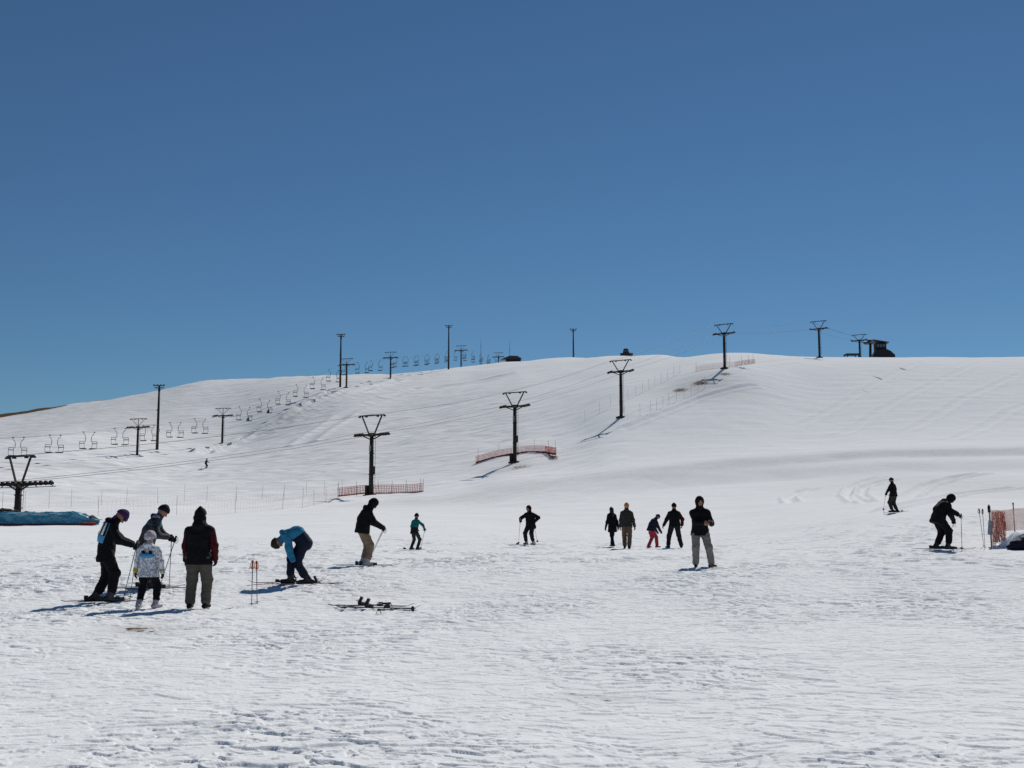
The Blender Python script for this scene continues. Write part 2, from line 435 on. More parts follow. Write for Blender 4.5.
# ------------------------------------------------------------------ the snow field
def make_ground():
    n1 = 1500
    r1 = np.exp(np.linspace(math.log(5.2), math.log(60), n1))
    r2 = np.exp(np.linspace(math.log(60), math.log(470), 640))[1:]
    r3 = np.exp(np.linspace(math.log(470), math.log(6000), 40))[1:]
    r0 = np.linspace(0.3, 5.1, 36)
    rad = np.concatenate([r0, r1, r2, r3])
    a_in = np.linspace(-0.50, 0.50, 980)
    st = np.array([0.50 + 0.001 * (1.07 ** k - 1) / 0.07 for k in range(1, 90)])
    st = st[st < 3.05]
    az = np.concatenate([-st[::-1], a_in, st])
    gap = np.linspace(az[-1], 2 * math.pi + az[0], 10)[1:-1]
    az = np.concatenate([az, gap])
    nr, na = len(rad), len(az)
    Rg, Ag = np.meshgrid(rad, az, indexing='ij')
    x = (Rg * np.sin(Ag)).ravel(); y = (Rg * np.cos(Ag)).ravel(); r = Rg.ravel()
    z = height(x, y)
    inn = (np.abs((Ag.ravel() + math.pi) % (2 * math.pi) - math.pi) < 0.9) & (r < 500)
    xi, yi, ri = x[inn], y[inn], r[inn]
    sp = ri * 0.0026
    def fade(scale):          # drop detail finer than the mesh can hold
        return 1 - sstep(0.22 * scale, 0.5 * scale, sp)
    d = np.zeros(xi.shape)
    near = 1 - sstep(45, 110, ri)
    patch = 0.55 + 0.9 * perlin(xi / 3.1, yi / 4.3, 21)
    patch = np.clip(patch + 0.15, 0.45, 1.15)
    wx = xi + 0.15 * perlin(xi / 0.6, yi / 0.6, 30); wy = yi + 0.12 * perlin(xi / 0.7, yi / 0.5, 31)
    # clods thrown by skis
    # crusty plates with steep little edges, lying every way
    pl = np.zeros(xi.shape); grow_ = 0.78 + 0.9 * sstep(11, 32, ri)
    for k, (ang, ln, wd, am, th) in enumerate(((0.10, 0.24, 0.12, 0.030, 0.40), (-0.40, 0.30, 0.12, 0.028, 0.40), (0.60, 0.24, 0.11, 0.028, 0.40), (-0.85, 0.26, 0.12, 0.026, 0.42),
                                               (0.0, 0.46, 0.20, 0.032, 0.44), (-0.25, 0.8, 0.14, 0.028, 0.44), (0.35, 0.9, 0.15, 0.030, 0.44), (1.1, 0.45, 0.13, 0.024, 0.42),
                                               (-0.2, 0.36, 0.10, 0.024, 0.40), (0.3, 0.5, 0.11, 0.024, 0.40), (-0.6, 0.6, 0.22, 0.034, 0.44))):
        ca, sa = math.cos(ang), math.sin(ang)
        pn = perlin((wx * ca + wy * sa) / ln, (-wx * sa + wy * ca) / wd, 40 + k)
        ms = np.clip(perlin(xi / 0.9 + 9 * k, yi / 1.3, 60 + k) * 1.5 + 0.65, 0.1, 1)
        pl = np.maximum(pl, near * grow_ * fade(wd * 1.8) * ms * am * patch * sstep(th - 0.09, th + 0.04, pn))
    d += pl - 0.022 * near
    n = perlin(wx / 0.09, wy / 0.06, 34); d += near * fade(0.08) * 0.009 * patch * sstep(0.40, 0.6, n)
    n = perlin(wx / 0.8, wy / 0.5, 35); d += near * 0.012 * n
    # far slopes: wind ribs and moguls
    farw = sstep(55, 150, ri)
    for k, (ang, ln, wd, am) in enumerate(((0.95, 16, 2.4, 0.20), (0.75, 10, 1.6, 0.08), (1.2, 26, 4.5, 0.32))):
        ca, sa = math.cos(ang), math.sin(ang)
        u = (xi * ca + yi * sa) / ln; v = (-xi * sa + yi * ca) / wd
        lw = np.where(xi / yi < 0.06, 1.0, 0.25)
        lw = 0.07 + 0.93 * (1 - sstep(-0.02, 0.14, xi / yi + 0.0005 * (ri - 170)))
        d += farw * lw * fade(wd) * am * perlin(u + 0.3 * perlin(xi / 9, yi / 9, 70), v, 71 + k)
    d += farw * 0.015 * fade(0.9) * perlin(xi / 1.3, yi / 1.6, 80)
    for f in FINE: d += f(xi, yi)
    z[inn] += d
    me = bpy.data.meshes.new('snow_ground')
    nv = nr * na
    me.vertices.add(nv + 1)
    co = np.empty((nv + 1, 3)); co[:nv, 0] = x; co[:nv, 1] = y; co[:nv, 2] = z; co[nv] = (0, 0, 0)
    me.vertices.foreach_set('co', co.ravel())
    i = np.arange(nr - 1)[:, None]; j = np.arange(na)[None, :]; jn = (j + 1) % na
    q = np.stack([i * na + j, i * na + jn, (i + 1) * na + jn, (i + 1) * na + j], -1).reshape(-1, 4)[:, ::-1]
    tri = np.stack([np.full(na, nv), np.arange(na), (np.arange(na) + 1) % na], -1)[:, ::-1]
    nq, nt_ = len(q), len(tri)
    me.loops.add(nq * 4 + nt_ * 3); me.polygons.add(nq + nt_)
    me.loops.foreach_set('vertex_index', np.concatenate([q.ravel(), tri.ravel()]).astype(np.int32))
    ls = np.concatenate([np.arange(nq) * 4, nq * 4 + np.arange(nt_) * 3]).astype(np.int32)
    me.polygons.foreach_set('loop_start', ls)
    me.polygons.foreach_set('use_smooth', np.ones(nq + nt_, bool))
    me.update(calc_edges=True)
    # colour attributes
    bare = np.zeros(nv + 1); dirt_and_shade = np.zeros(nv + 1)
    def blob(arr, px, py, sx, sy, a):
        cx, cy = hit(px, py)
        k = cy / F
        ex = sx * k
        y1 = hit(px, py - sy)[1]; y2 = hit(px, py + sy)[1]
        ey = max(abs(y1 - y2) / 2, ex * 0.3); ey = min(ey, 40)
        d2 = ((x - cx) / ex) ** 2 + ((y - cy) / ey) ** 2
        arr[:nv] = np.maximum(arr[:nv], a * np.exp(-d2))
    for b in [(138, 629, 26, 3.5, 0.62), (118, 625, 14, 2, 0.52), (150, 631, 14, 2, 0.58), (573, 693, 14, 1.6, 0.55), (607, 698, 12, 1.4, 0.55), (590, 696, 14, 1, .5),
              (700, 383, 16, 5, 0.62), (725, 374, 12, 3, 0.62), (742, 368, 10, 1.6, 0.62), (680, 390, 14, 4, 0.62),
              (520, 467, 24, 5, 0.54), (553, 457, 9, 6, 0.66), (800, 359, 22, 1.5, 0.35), (819, 360, 7, 1.5, 0.5),
              (100, 463, 14, 2, 0.42), (300, 498, 30, 1.6, 0.42), (345, 489, 18, 1.2, 0.42), (100, 507, 20, 2, 0.35),
              (878, 378, 3, 4, 0.62), (865, 391, 3, 3, 0.56), (903, 369, 4, 3, 0.60), (920, 362, 8, 2, 0.42), (960, 358, 20, 1, 0.4),
              (320, 398, 16, 4, 0.36), (285, 420, 14, 3, 0.36), (250, 436, 14, 2, 0.36)]:
        blob(bare, *b)
    # dead grass shows along the far left skyline
    azv = x / np.maximum(y, 1)
    pxv = 512 + azv * F * math.cos(PITCH)
    rv = np.hypot(x, y)
    hill = sstep(428, 448, rv) * (1 - sstep(62, 80, pxv)) * (y > 0)
    hill2 = sstep(430, 448, rv) * sstep(78, 88, pxv) * (1 - sstep(105, 120, pxv)) * (y > 0)
    bare[:nv] = np.maximum(bare[:nv], np.maximum(0.9 * hill, 0.6 * hill2))
    rim = sstep(405, 428, rv) * sstep(120, 150, pxv) * (1 - sstep(240, 300, pxv)) * (y > 0)
    bare[:nv] = np.maximum(bare[:nv], 0.40 * rim)
    dirt_and_shade[:nv] = np.maximum(dirt_and_shade[:nv], 0.55 * sstep(300, 330, rv) * (1 - sstep(160, 260, pxv)) * (y > 0))
    for b in [(960, 484, 120, 16, 0.5), (300, 412, 60, 22, 0.7), (700, 385, 40, 12, 0.8), (515, 466, 30, 6, 0.7), (140, 628, 40, 6, 0.8), (600, 696, 40, 4, 0.6), (60, 465, 80, 4, 0.5)]:
        blob(dirt_and_shade, *b)
    # machine-worked snow of the cross run painted greyer for the shade on its slope
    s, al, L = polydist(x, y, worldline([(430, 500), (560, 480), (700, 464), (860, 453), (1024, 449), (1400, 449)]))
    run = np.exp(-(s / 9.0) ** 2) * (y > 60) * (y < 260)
    dirt_and_shade[:nv] = np.maximum(dirt_and_shade[:nv], 0.6 * run)
    face = sstep(130, 165, rv) * (1 - sstep(-0.02, 0.10, azv + 0.0005 * (rv - 170))) * sstep(-0.42, -0.2, azv) * (y > 0)  # left-turned hill face: shade of its slope painted as grey
    dirt_and_shade[:nv] = np.maximum(dirt_and_shade[:nv], 0.35 * face)
    farness = np.zeros(nv + 1); farness[:nv] = sstep(90, 200, rv) * (0.3 + 0.7 * (1 - sstep(-0.02, 0.12, azv + 0.0005 * (rv - 170)))) * (rv < 900)
    nearness = np.ones(nv + 1); nearness[:nv] = 1 - 0.93 * sstep(28, 95, rv)
    for n_, a in (('bare', bare), ('dirt_and_shade', dirt_and_shade), ('farness', farness), ('nearness', nearness)):
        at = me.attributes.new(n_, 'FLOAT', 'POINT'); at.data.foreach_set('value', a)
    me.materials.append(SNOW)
    o = link('ground', me)
    tag(o, 'wide snow field rising to a smooth snow-covered hill', None, None, 'structure')
    return o
ground = make_ground()

# ------------------------------------------------------------------ chairlifts
class Lift:
    def __init__(s, a, b, gauge):
        s.a, s.b, s.g = a, b, gauge
        l = math.hypot(b, 1); s.d = Vector((b / l, 1 / l, 0)); s.n = Vector((1 / l, -b / l, 0)); s.k = l
        s.yaw = math.atan2(-s.d.x, s.d.y)      # local +Y runs uphill along the line
        s.t = []
    def c(s, Y): return Vector((s.a + s.b * Y, Y, 0))
    def px(s, p): return 512 + p.x / p.y * F

def pylon(lift, Y, top_py, label, group, L, train=1.6, yoke=2.3, central=False, slope=0.15, r=0.28, near=False, box_side=-1, base_rust=False, minh=None):
    c = lift.c(Y); z0 = H(c.x, c.y)
    px = 512 + c.x / c.y * F
    ztop = zat(px, top_py, Y)
    h = ztop - z0
    arm = h - yoke
    t = thing('lift_pylon', label, 'lift pylon', (c.x, c.y, z0), lift.yaw, group)
    hp = h if central else arm
    m = MB().tube([(0, 0, -0.8), (0, 0, arm + (0 if not central else 0.1))], [r, r * 0.82], 14)
    if central: m.tube([(0, 0, arm), (0, 0, h - 0.05)], 0.07, 8)
    for q in (0.35, 0.7): m.tube([(0, 0, arm * q - .05), (0, 0, arm * q + .05)], r * 1.12, 14)
    m.build('post', STEEL, t)
    MB().box((0, 0, 0.02), (1.3, 1.3, 0.25)).box((0, 0, 0.2), (0.9, 0.9, 0.12)).build('base_plate', RUST if base_rust else STEEL, t)
    g = lift.g
    ca = MB()
    ca.bar((-g, 0, arm), (g, 0, arm), 0.22, 0.26)
    ca.bar((-g * .8, 0, arm - .02), (-r, 0, arm - 0.5), 0.1, 0.12); ca.bar((g * .8, 0, arm - .02), (r, 0, arm - 0.5), 0.1, 0.12)
    ca.box((0, 0, arm), (r * 2.6, 0.5, 0.42))
    ca.build('crossarm', STEEL, t)
    yk = MB()
    w = g * 0.98
    yk.bar((-w, 0, h - .06), (w, 0, h - .06), 0.16, 0.13)
    if central:
        yk.bar((0, 0, arm + .25), (-w * .85, 0, h - .12), 0.07, 0.07); yk.bar((0, 0, arm + .25), (w * .85, 0, h - .12), 0.07, 0.07)
    else:
        yk.bar((-0.42, 0, arm + .1), (-w * .78, 0, h - .12), 0.13, 0.13); yk.bar((0.42, 0, arm + .1), (w * .78, 0, h - .12), 0.13, 0.13)
    for x in (-w, -w * .45, w * .45, w): yk.box((x, 0, h - .18), (.16, .3, .14))
    yk.build('cable_yoke', STEEL, t)
    rot = Matrix.Rotation(math.atan(slope), 3, 'X')
    for sx in (-1, 1):
        tr = MB(); cz = arm - 0.02
        def P(x, y, z): return Vector((sx * g + x, 0, cz)) + rot @ Vector((0, y, z))
        tr.box(P(0.12 * sx, 0, 0), (0.06, train, 0.2), rot)
        tr.box(P(-0.12 * sx, 0, 0.02), (0.06, train * .7, 0.16), rot)
        if train > 2: # walkway beside a long wheel train
            tr.box(P(0.45 * sx, 0, -0.25), (0.45, train * .9, 0.05), rot)
            for yy in (-.4, 0, .4): tr.bar(P(0.12 * sx, yy * train, 0), P(0.6 * sx, yy * train, -.25), .05, .05)
        tb = tr.build('wheel_train', STEEL, t)
        n = max(4, int(train / 0.42))
        for k in range(n):
            y = (k + .5) / n * train * 1.02 - train * .51
            MB().disc(P(0, y, 0.06), (1, 0, 0), 0.2, 0.1, 12).build('sheave', STEEL, tb)
    # ladder and control cabinet
    ld = MB(); lx = box_side * -1 * (r + 0.14)
    for dy in (-.18, .18): ld.tube([(lx, dy, .8), (lx, dy, arm)], .018, 5)
    k = 1.0
    while k < arm: ld.tube([(lx, -.18, k), (lx, .18, k)], .014, 4); k += 0.35
    ld.build('ladder', STEEL, t)
    if near:
        cb = MB().box((box_side * .50, -.12, .6), (.34, .4, 1.2)).box((box_side * .50, -.12, 1.22), (.40, .46, .05))
        cb.build('control_cabinet', STEEL, t)
        MB().box((0, -r - .0, arm * .78), (.26, .05, .7)).build('number_plate', GREYP, t)
        MB().box((.05 + r, 0, arm * .42), (.22, .3, .9)).build('junction_box', STEEL, t)
    lift.t.append((Y, z0 + arm + 0.24, z0 + h))
    return t

def rope_point(lift, Y, side, which=1):
    """height of the rope at Y, hanging a little between pylons"""
    ts = lift.t
    for (Ya, *za), (Yb, *zb) in zip(ts[:-1], ts[1:]):
        if Ya <= Y <= Yb:
            t = (Y - Ya) / (Yb - Ya)
            sag = (Yb - Ya) * lift.k * 0.010
            z = za[which - 1] * (1 - t) + zb[which - 1] * t - 4 * sag * t * (1 - t)
            break
    else:
        z = ts[-1][which]
    p = lift.c(Y) + lift.n * (side * lift.g); p.z = z
    return p

def rope(lift, side, which, r, label, group, ext):
    pts = []
    Ys = [lift.t[0][0] - ext]
    for a, b in zip(lift.t[:-1], lift.t[1:]):
        Ys += [a[0] + (b[0] - a[0]) * k / 10 for k in range(10)]
    Ys.append(lift.t[-1][0])
    for i, Y in enumerate(Ys):
        if i == 0 and ext:
            p = lift.c(Y) + lift.n * side * lift.g; p.z = H(p.x, p.y) + 2.0
        else:
            p = rope_point(lift, Y, side, which)
        pts.append(p)
    o = MB().tube(pts, r, 5).build('lift_rope', ROPE)
    return tag(o, label, 'rope', group)

front = Lift(-101.0, 0.667, 1.95)
G1 = 'brown pylons of the front chairlift'
pylon(front, 90.7, 455.5, 'nearest dark pylon rising behind the blue tarp, cut by the left edge', G1, 0, train=3.6, yoke=2.35, r=0.30, slope=.06)
pylon(front, 127.1, 415, 'front lift pylon with orange netting at its foot, behind the skier in khaki trousers', G1, 0, yoke=2.3, near=True, base_rust=True, slope=.12)
pylon(front, 152, 392, 'front lift pylon standing inside a curved red and orange net on the slope', G1, 0, yoke=2.0, near=True, slope=.2)
pylon(front, 178, 360, 'front lift pylon without netting, halfway up the slope and casting a long shadow', G1, 0, yoke=1.9, slope=.28)
pylon(front, 214, 324, 'front lift pylon below the crest beside a patch of bare ground', G1, 0, yoke=1.9, slope=.25)
pylon(front, 262.6, 321, 'front lift pylon standing alone on the right crest against the sky', G1, 0, yoke=1.9, slope=.05)
pylon(front, 290.6, 334.5, 'front lift pylon farthest uphill, just left of the crest hut', G1, 0, yoke=1.6, slope=-.05)
rope(front, -1, 1, 0.017, 'left haul rope of the front chairlift running over its pylons', 'haul ropes of the front chairlift', 26)
rope(front, 1, 1, 0.017, 'right haul rope of the front chairlift running over its pylons', 'haul ropes of the front chairlift', 26)
cc = rope(front, -1, 2, 0.021, 'signal cable strung over the top beams of the front pylons', 'haul ropes of the front chairlift', 0)

back = Lift(-159.0, 0.323, 2.1)
G2 = 'pylons of the back chairlift'
pylon(back, 196, 430.0, 'back lift pylon just outside the left edge', G2, 0, yoke=1.9, central=True, slope=.1, r=.25)
pylon(back, 239.6, 418.5, 'back lift pylon left of the tall floodlight pole on the left slope', G2, 0, yoke=1.9, central=True, train=2.2, slope=.1, r=.27)
pylon(back, 271, 408, 'back lift pylon right of the tall floodlight pole, above the lone far skier', G2, 0, yoke=1.9, central=True, train=2.2, slope=.15, r=.27)
pylon(back, 335, 358.5, 'back lift pylon rising right beside a floodlight pole at the bend of the crest', G2, 0, yoke=1.9, central=True, train=2.2, slope=.22, r=.27)
pylon(back, 366, 352, 'back lift pylon on the crest, first one wholly before the blue sky', G2, 0, yoke=1.9, central=True, train=2.2, slope=.1, r=.27)
pylon(back, 430, 345.5, 'back lift pylon on the crest right of the middle floodlight pole', G2, 0, yoke=1.9, central=True, train=2.2, slope=.1, r=.27)
pylon(back, 474, 352.5, 'back lift pylon sunk behind the crest beside the low dark hut', G2, 0, yoke=1.9, central=True, train=2.2, slope=.05, r=.27)
rope(back, -1, 1, 0.017, 'left haul rope of the back chairlift carrying the chairs', 'haul ropes of the back chairlift', 0)
rope(back, 1, 1, 0.017, 'right haul rope of the back chairlift carrying the chairs', 'haul ropes of the back chairlift', 0)

# chairs: two-seaters on both ropes of the back lift
def make_chair(seat_m):
    t = thing('lift_chair', 'x', 'chairlift chair', (0, 0, 0))
    hg = MB().box((0, 0, 0), (0.1, 0.4, 0.12)).tube([(0, 0, 0), (-.05, 0, -.35), (-.42, 0, -.6), (-.5, 0, -.8), (-.5, 0, -1.65)], .045, 6)
    hg.build('hanger', STEEL, t)
    fr = MB()
    for x in (-.5, .5):
        fr.tube([(x, .25, -1.6), (x, .3, -2.1), (x, .22, -2.85), (x, -.3, -2.9)], .036, 6)
    fr.tube([(-.5, .25, -1.6), (.5, .25, -1.6)], .045, 6).tube([(-.5, -.3, -2.9), (.5, -.3, -2.9)], .025, 6)
    fr.build('frame', STEEL, t)
    MB().box((0, .29, -1.95), (.98, .04, .12)).build('backrest', SEATM, t)
    MB().box((0, -.03, -2.82), (1.06, .55, .13)).box((0, -.29, -2.84), (1.04, .08, .18)).build('seat', seat_m, t)
    return t
def copy_tree(o, parent=None):
    c = o.copy(); col.objects.link(c)
    if parent: c.parent = parent
    for ch in o.children: copy_tree(ch, c)
    return c
ORD = ['first', 'second', 'third', 'fourth', 'fifth', 'sixth', 'seventh', 'eighth', 'ninth', 'tenth', 'eleventh']
SPANS = {0: ('between the left edge and the leftmost pylon', 'from the left edge'), 1: ('between the two pylons flanking the tall floodlight pole', 'from the left one'),
         2: ('rising from the pylon above the lone skier to the crest', 'uphill of that pylon'), 3: ('between the two left crest pylons', 'from the left one'),
         4: ('on the crest before the middle floodlight pole', 'from the left pylon'), 5: ('on the crest right of the middle floodlight pole', 'from the pylon')}
proto = [make_chair(SEATM), make_chair(SEATR)]
CH = 1.2
for _p in proto: _p.scale = (CH, CH, CH)
used = [False, False]
RIDERS = {}
def place_chairs(side, first, sidename):
    Y = first; cnt = {}
    while Y < 468:
        sp = max(i for i, t in enumerate(back.t) if t[0] <= Y)
        p = rope_point(back, Y, side)
        px = 512 + p.x / p.y * F
        near_pylon = min(abs(Y - t[0]) for t in back.t) < 1.3
        if not near_pylon and px > -6:
            cnt[sp] = cnt.get(sp, 0) + 1
            red = 1 if (sp == 4 and cnt[sp] == 1 and side == -1) else 0
            c = proto[red] if not used[red] else copy_tree(proto[red])
            used[red] = True
            c.location = p; c.rotation_euler = (random.uniform(-.05, .05), random.uniform(-.04, .04), back.yaw + (math.pi if side < 0 else 0))
            a, b = SPANS[sp]
            n = cnt[sp]
            w = ('%s %s-rope chair %s' % (ORD[min(n, 11) - 1], sidename, a))
            c['label'] = w; c['group'] = 'two-seat chairs of the back chairlift'
            RIDERS[(side, round(px))] = c
        Y += 9.3
# left-rope chairs hang on the far-left cable, right-rope ones on the near cable
place_chairs(-1, 206.8, 'left')
place_chairs(1, 205.0, 'right')

for k_ in (0, 1):
    if not used[k_]:
        for c_ in list(proto[k_].children): bpy.data.objects.remove(c_)
        bpy.data.objects.remove(proto[k_])

# ------------------------------------------------------------------ floodlight poles and masts
def flood(px, Y, top_py, label, h=None, lamps=4):
    p = gp(px, Y); ht = zat(px, top_py, Y) - p.z
    t = thing('floodlight_pole', label, 'floodlight', p, 0, 'floodlight poles along the back lift')
    MB().tube([(0, 0, -.5), (0, 0, ht)], [.34, .22], 10).build('post', STEEL, t)
    pf = MB().box((0, 0, ht - .45), (2.0, .9, .14)).box((0, 0, ht + .1), (2.6, .16, .2)).box((0, 0, ht - .9), (.5, .4, .35))
    for x in (-.9, .9):
        pf.bar((x, .3, ht - .45), (x, .3, ht + .1), .04, .04)
    pf.build('platform', STEEL, t)
    for k in range(lamps):
        x = -1.15 + 2.3 * k / (lamps - 1)
        lb = MB().box((x, -.25, ht + .12), (.42, .3, .36), Matrix.Rotation(R(-25), 3, 'X')).build('lamp', LAMPM, t)
        MB().box((x, -.41, ht + .04), (.36, .02, .30), Matrix.Rotation(R(-25), 3, 'X')).build('lamp_glass', GLASS, lb)
    MB().box((.28, -.1, ht * .30), (.35, .3, .6)).box((-.25, -.1, ht * .62), (.25, .3, .4)).build('switch_box', GREYP, t)
    return t
flood(157, 256, 386, 'tall floodlight pole on the left slope, with its foot well below the skyline')
flood(339, 338, 335, 'floodlight pole touching a lift pylon where the crest starts to climb')
flood(448, 400, 326, 'floodlight pole on the crest between chairs of the back lift', lamps=3)
flood(574, 402, 329.5, 'floodlight pole alone on the crest, right of the low dark hut', lamps=3)

def mast(px, Y, top_py, label):
    p = gp(px, Y); ht = zat(px, top_py, Y) - p.z
    t = thing('antenna_mast', label, 'mast', p, 0, 'thin masts on the crest')
    m = MB()
    for a in (0, 2.1, 4.2):
        m.tube([(.16 * math.cos(a), .16 * math.sin(a), -.3), (.08 * math.cos(a), .08 * math.sin(a), ht * .85)], .035, 5)
    m.tube([(0, 0, ht * .8), (0, 0, ht)], .035, 5)
    for k in range(int(ht)):
        m.bar((-.1, 0, k), (.1, 0, k + .8), .03, .03)
    m.build('lattice', STEEL, t)
    MB().box((0, 0, ht * .12 + 1), (.5, .4, .9)).build('cabinet', STEEL, t)
mast(480.5, 455, 339, 'thin mast standing between the last two pylons of the back lift')
mast(509.5, 480, 340, 'thin mast rising behind the low dark hut on the crest')

# low hut behind the crest
def hut_low():
    Y = 470; p = gp(511, Y); ztop = zat(511, 356.6, Y); h = ztop - p.z
    t = thing('crest_hut', 'low dark hut peeping over the crest beside a thin mast', 'hut', p)
    MB().box((1.0, 0, h / 2 - .4), (6.4, 4, h - .5)).build('wall', WOOD, t)
    m = MB(); z = h - .65
    m.add([(-4.6, -2.4, z - .9), (4.6, -2.4, z - .55), (4.6, 2.4, z - .55), (-4.6, 2.4, z - .9), (-.5, -2.4, z + .75), (2.8, -2.4, z + .65), (2.8, 2.4, z + .65), (-.5, 2.4, z + .75)],
          [(0, 1, 5, 4), (1, 2, 6, 5), (2, 3, 7, 6), (3, 0, 4, 7), (4, 5, 6, 7), (3, 2, 1, 0)])
    m.build('roof', ROOFM, t)
    MB().box((1.2, -2.03, h / 2 + .2), (1.2, .06, .7)).build('window', WINM, t)
hut_low()

# snow groomer on the crest
def groomer():
    Y = 347; p = gp(627, Y, 0.0)
    t = thing('snow_groomer', 'dark snow groomer parked on the crest above the bare front pylon', 'snow groomer', p)
    ym = .0
    for sx in (-1, 1):
        tr = MB()
        tr.box((sx * 1.25, 0, .45), (.75, 3.4, .55)).box((sx * 1.25, 0, .18), (.8, 2.6, .2))
        for k in range(12): tr.box((sx * 1.25, -1.65 + k * .3, .78), (.84, .08, .08))
        tb = tr.build('track', BLACK, t)
        for k in range(4): MB().disc((sx * 1.66, -1.2 + k * .8, .42), (1, 0, 0), .3, .06).build('road_wheel', STEEL, tb)
    b = MB()
    vs = [(-1.15, -1.4, .7), (1.15, -1.4, .7), (1.15, 1.6, .7), (-1.15, 1.6, .7), (-1.0, -1.3, 1.25), (1.0, -1.3, 1.25), (1.0, 1.5, 1.35), (-1.0, 1.5, 1.35)]
    fs = [(0, 1, 5, 4), (1, 2, 6, 5), (2, 3, 7, 6), (3, 0, 4, 7), (4, 5, 6, 7), (3, 2, 1, 0)]
    b.add(vs, fs).build('body', mat('dark red paint', (.06, .02, .018), .4), t)
    c = MB().add([(-.95, -.9, 1.26), (.95, -.9, 1.26), (.95, .8, 1.26), (-.95, .8, 1.26), (-.72, -.6, 2.35), (.72, -.6, 2.35), (.72, .6, 2.35), (-.72, .6, 2.35)], fs)
    cb = c.build('cab', BLACK, t)
    MB().add([(-.78, -.86, 1.42), (.78, -.86, 1.42), (.64, -.66, 2.2), (-.64, -.66, 2.2)], [(0, 1, 2, 3)]).build('windscreen', WINM, cb)
    MB().box((0, 0, 2.42), (1.5, 1.3, .1)).box((0, -.5, 2.55), (1.1, .15, .14)).build('roof', ROOFM, cb)
    bl = MB()
    for k in range(7):
        x0 = -2.0 + k * .5714
        bl.box((x0 + .28, -2.25 - .12 * math.cos(k), .5), (.56, .1, .85), Matrix.Rotation(R(12), 3, 'X'))
    bl.bar((-.7, -1.4, .5), (-.7, -2.2, .5), .12, .12).bar((.7, -1.4, .5), (.7, -2.2, .5), .12, .12)
    bl.build('blade', STEEL, t)
groomer()

# crest hut on the right, return station, platform
def right_station():
    Y = 288; p = gp(884.0, Y); z1 = zat(882, 341.5, Y) - p.z
    t = thing('operator_hut', 'dark operator hut with a tilted roof on the right crest', 'hut', p, R(-8))
    MB().box((0, 0, z1 / 2 - .6), (2.7, 3.0, z1 + .2)).build('wall', WOOD, t)
    zt = z1 - .3
    MB().add([(-2.1, -2.2, zt + .35), (1.95, -2.2, zt - .35), (1.95, 2.2, zt - .35), (-2.1, 2.2, zt + .35), (-2.1, -2.2, zt + .6), (1.95, -2.2, zt - .15), (1.95, 2.2, zt - .15), (-2.1, 2.2, zt + .6)],
             [(0, 1, 5, 4), (1, 2, 6, 5), (2, 3, 7, 6), (3, 0, 4, 7), (4, 5, 6, 7), (3, 2, 1, 0)]).build('roof', ROOFM, t)
    wf = MB()
    for x in (-.75, 0.0, .75): wf.box((x, -1.53, zt - 1.0), (.6, .06, .75))
    wf.build('window', WINM, t)
    m = MB(); pr = [(-2.2, 0), (-1.3, 1.4), (1.3, 1.6), (2.3, 1.1), (3.4, 0)]
    vs = [(x, y, z + z1 - 3.9) for y in (-2.0, 2.0) for x, z in pr] + [(x, y, -1.2) for y in (-2.0, 2.0) for x in (-2.2, 3.4)]
    m.add(vs, [(0, 1, 2, 3, 4), (9, 8, 7, 6, 5), (0, 5, 6, 1), (1, 6, 7, 2), (2, 7, 8, 3), (3, 8, 9, 4), (0, 4, 11, 10), (5, 12, 13, 9), (0, 10, 12, 5), (4, 9, 13, 11)])
    m.build('skirting', BLACK, t)
    c = front.c(299); z1 = zat(870, 341, 300) - H(c.x, c.y)
    s = thing('return_station', 'bullwheel station on a slanted leg, between crest hut and last pylon', 'lift station', (c.x, c.y, H(c.x, c.y)), front.yaw)
    MB().tube([(0, -.9, -.6), (0, .3, z1 - .6)], [.42, .32], 10).build('leg', STEEL, s)
    MB().disc((0, .4, z1 - .75), (0, 0, 1), 1.85, .22, 28).build('bullwheel', STEEL, s)
    MB().box((0, .2, z1 - .45), (.7, 3.4, .35)).box((0, 0, z1 - .1), (.9, 1.0, .4)).bar((-2, -1, z1 - .6), (2, -1, z1 - .6), .15, .2).build('drive_frame', STEEL, s)
    p = gp(855, 281); zt = zat(855, 354.2, 281) - p.z
    u = thing('unloading_ramp', 'low dark unloading platform at the foot of the farthest front pylon', 'platform', p)
    MB().box((0, 0, zt - .12), (3.4, 3.0, .24)).build('deck', WOOD, u)
    for x in (-1.4, 1.4):
        for y in (-1.2, 1.2): MB().box((x, y, zt / 2 - .45), (.18, .18, zt + .4)).build('leg', WOOD, u)
right_station()

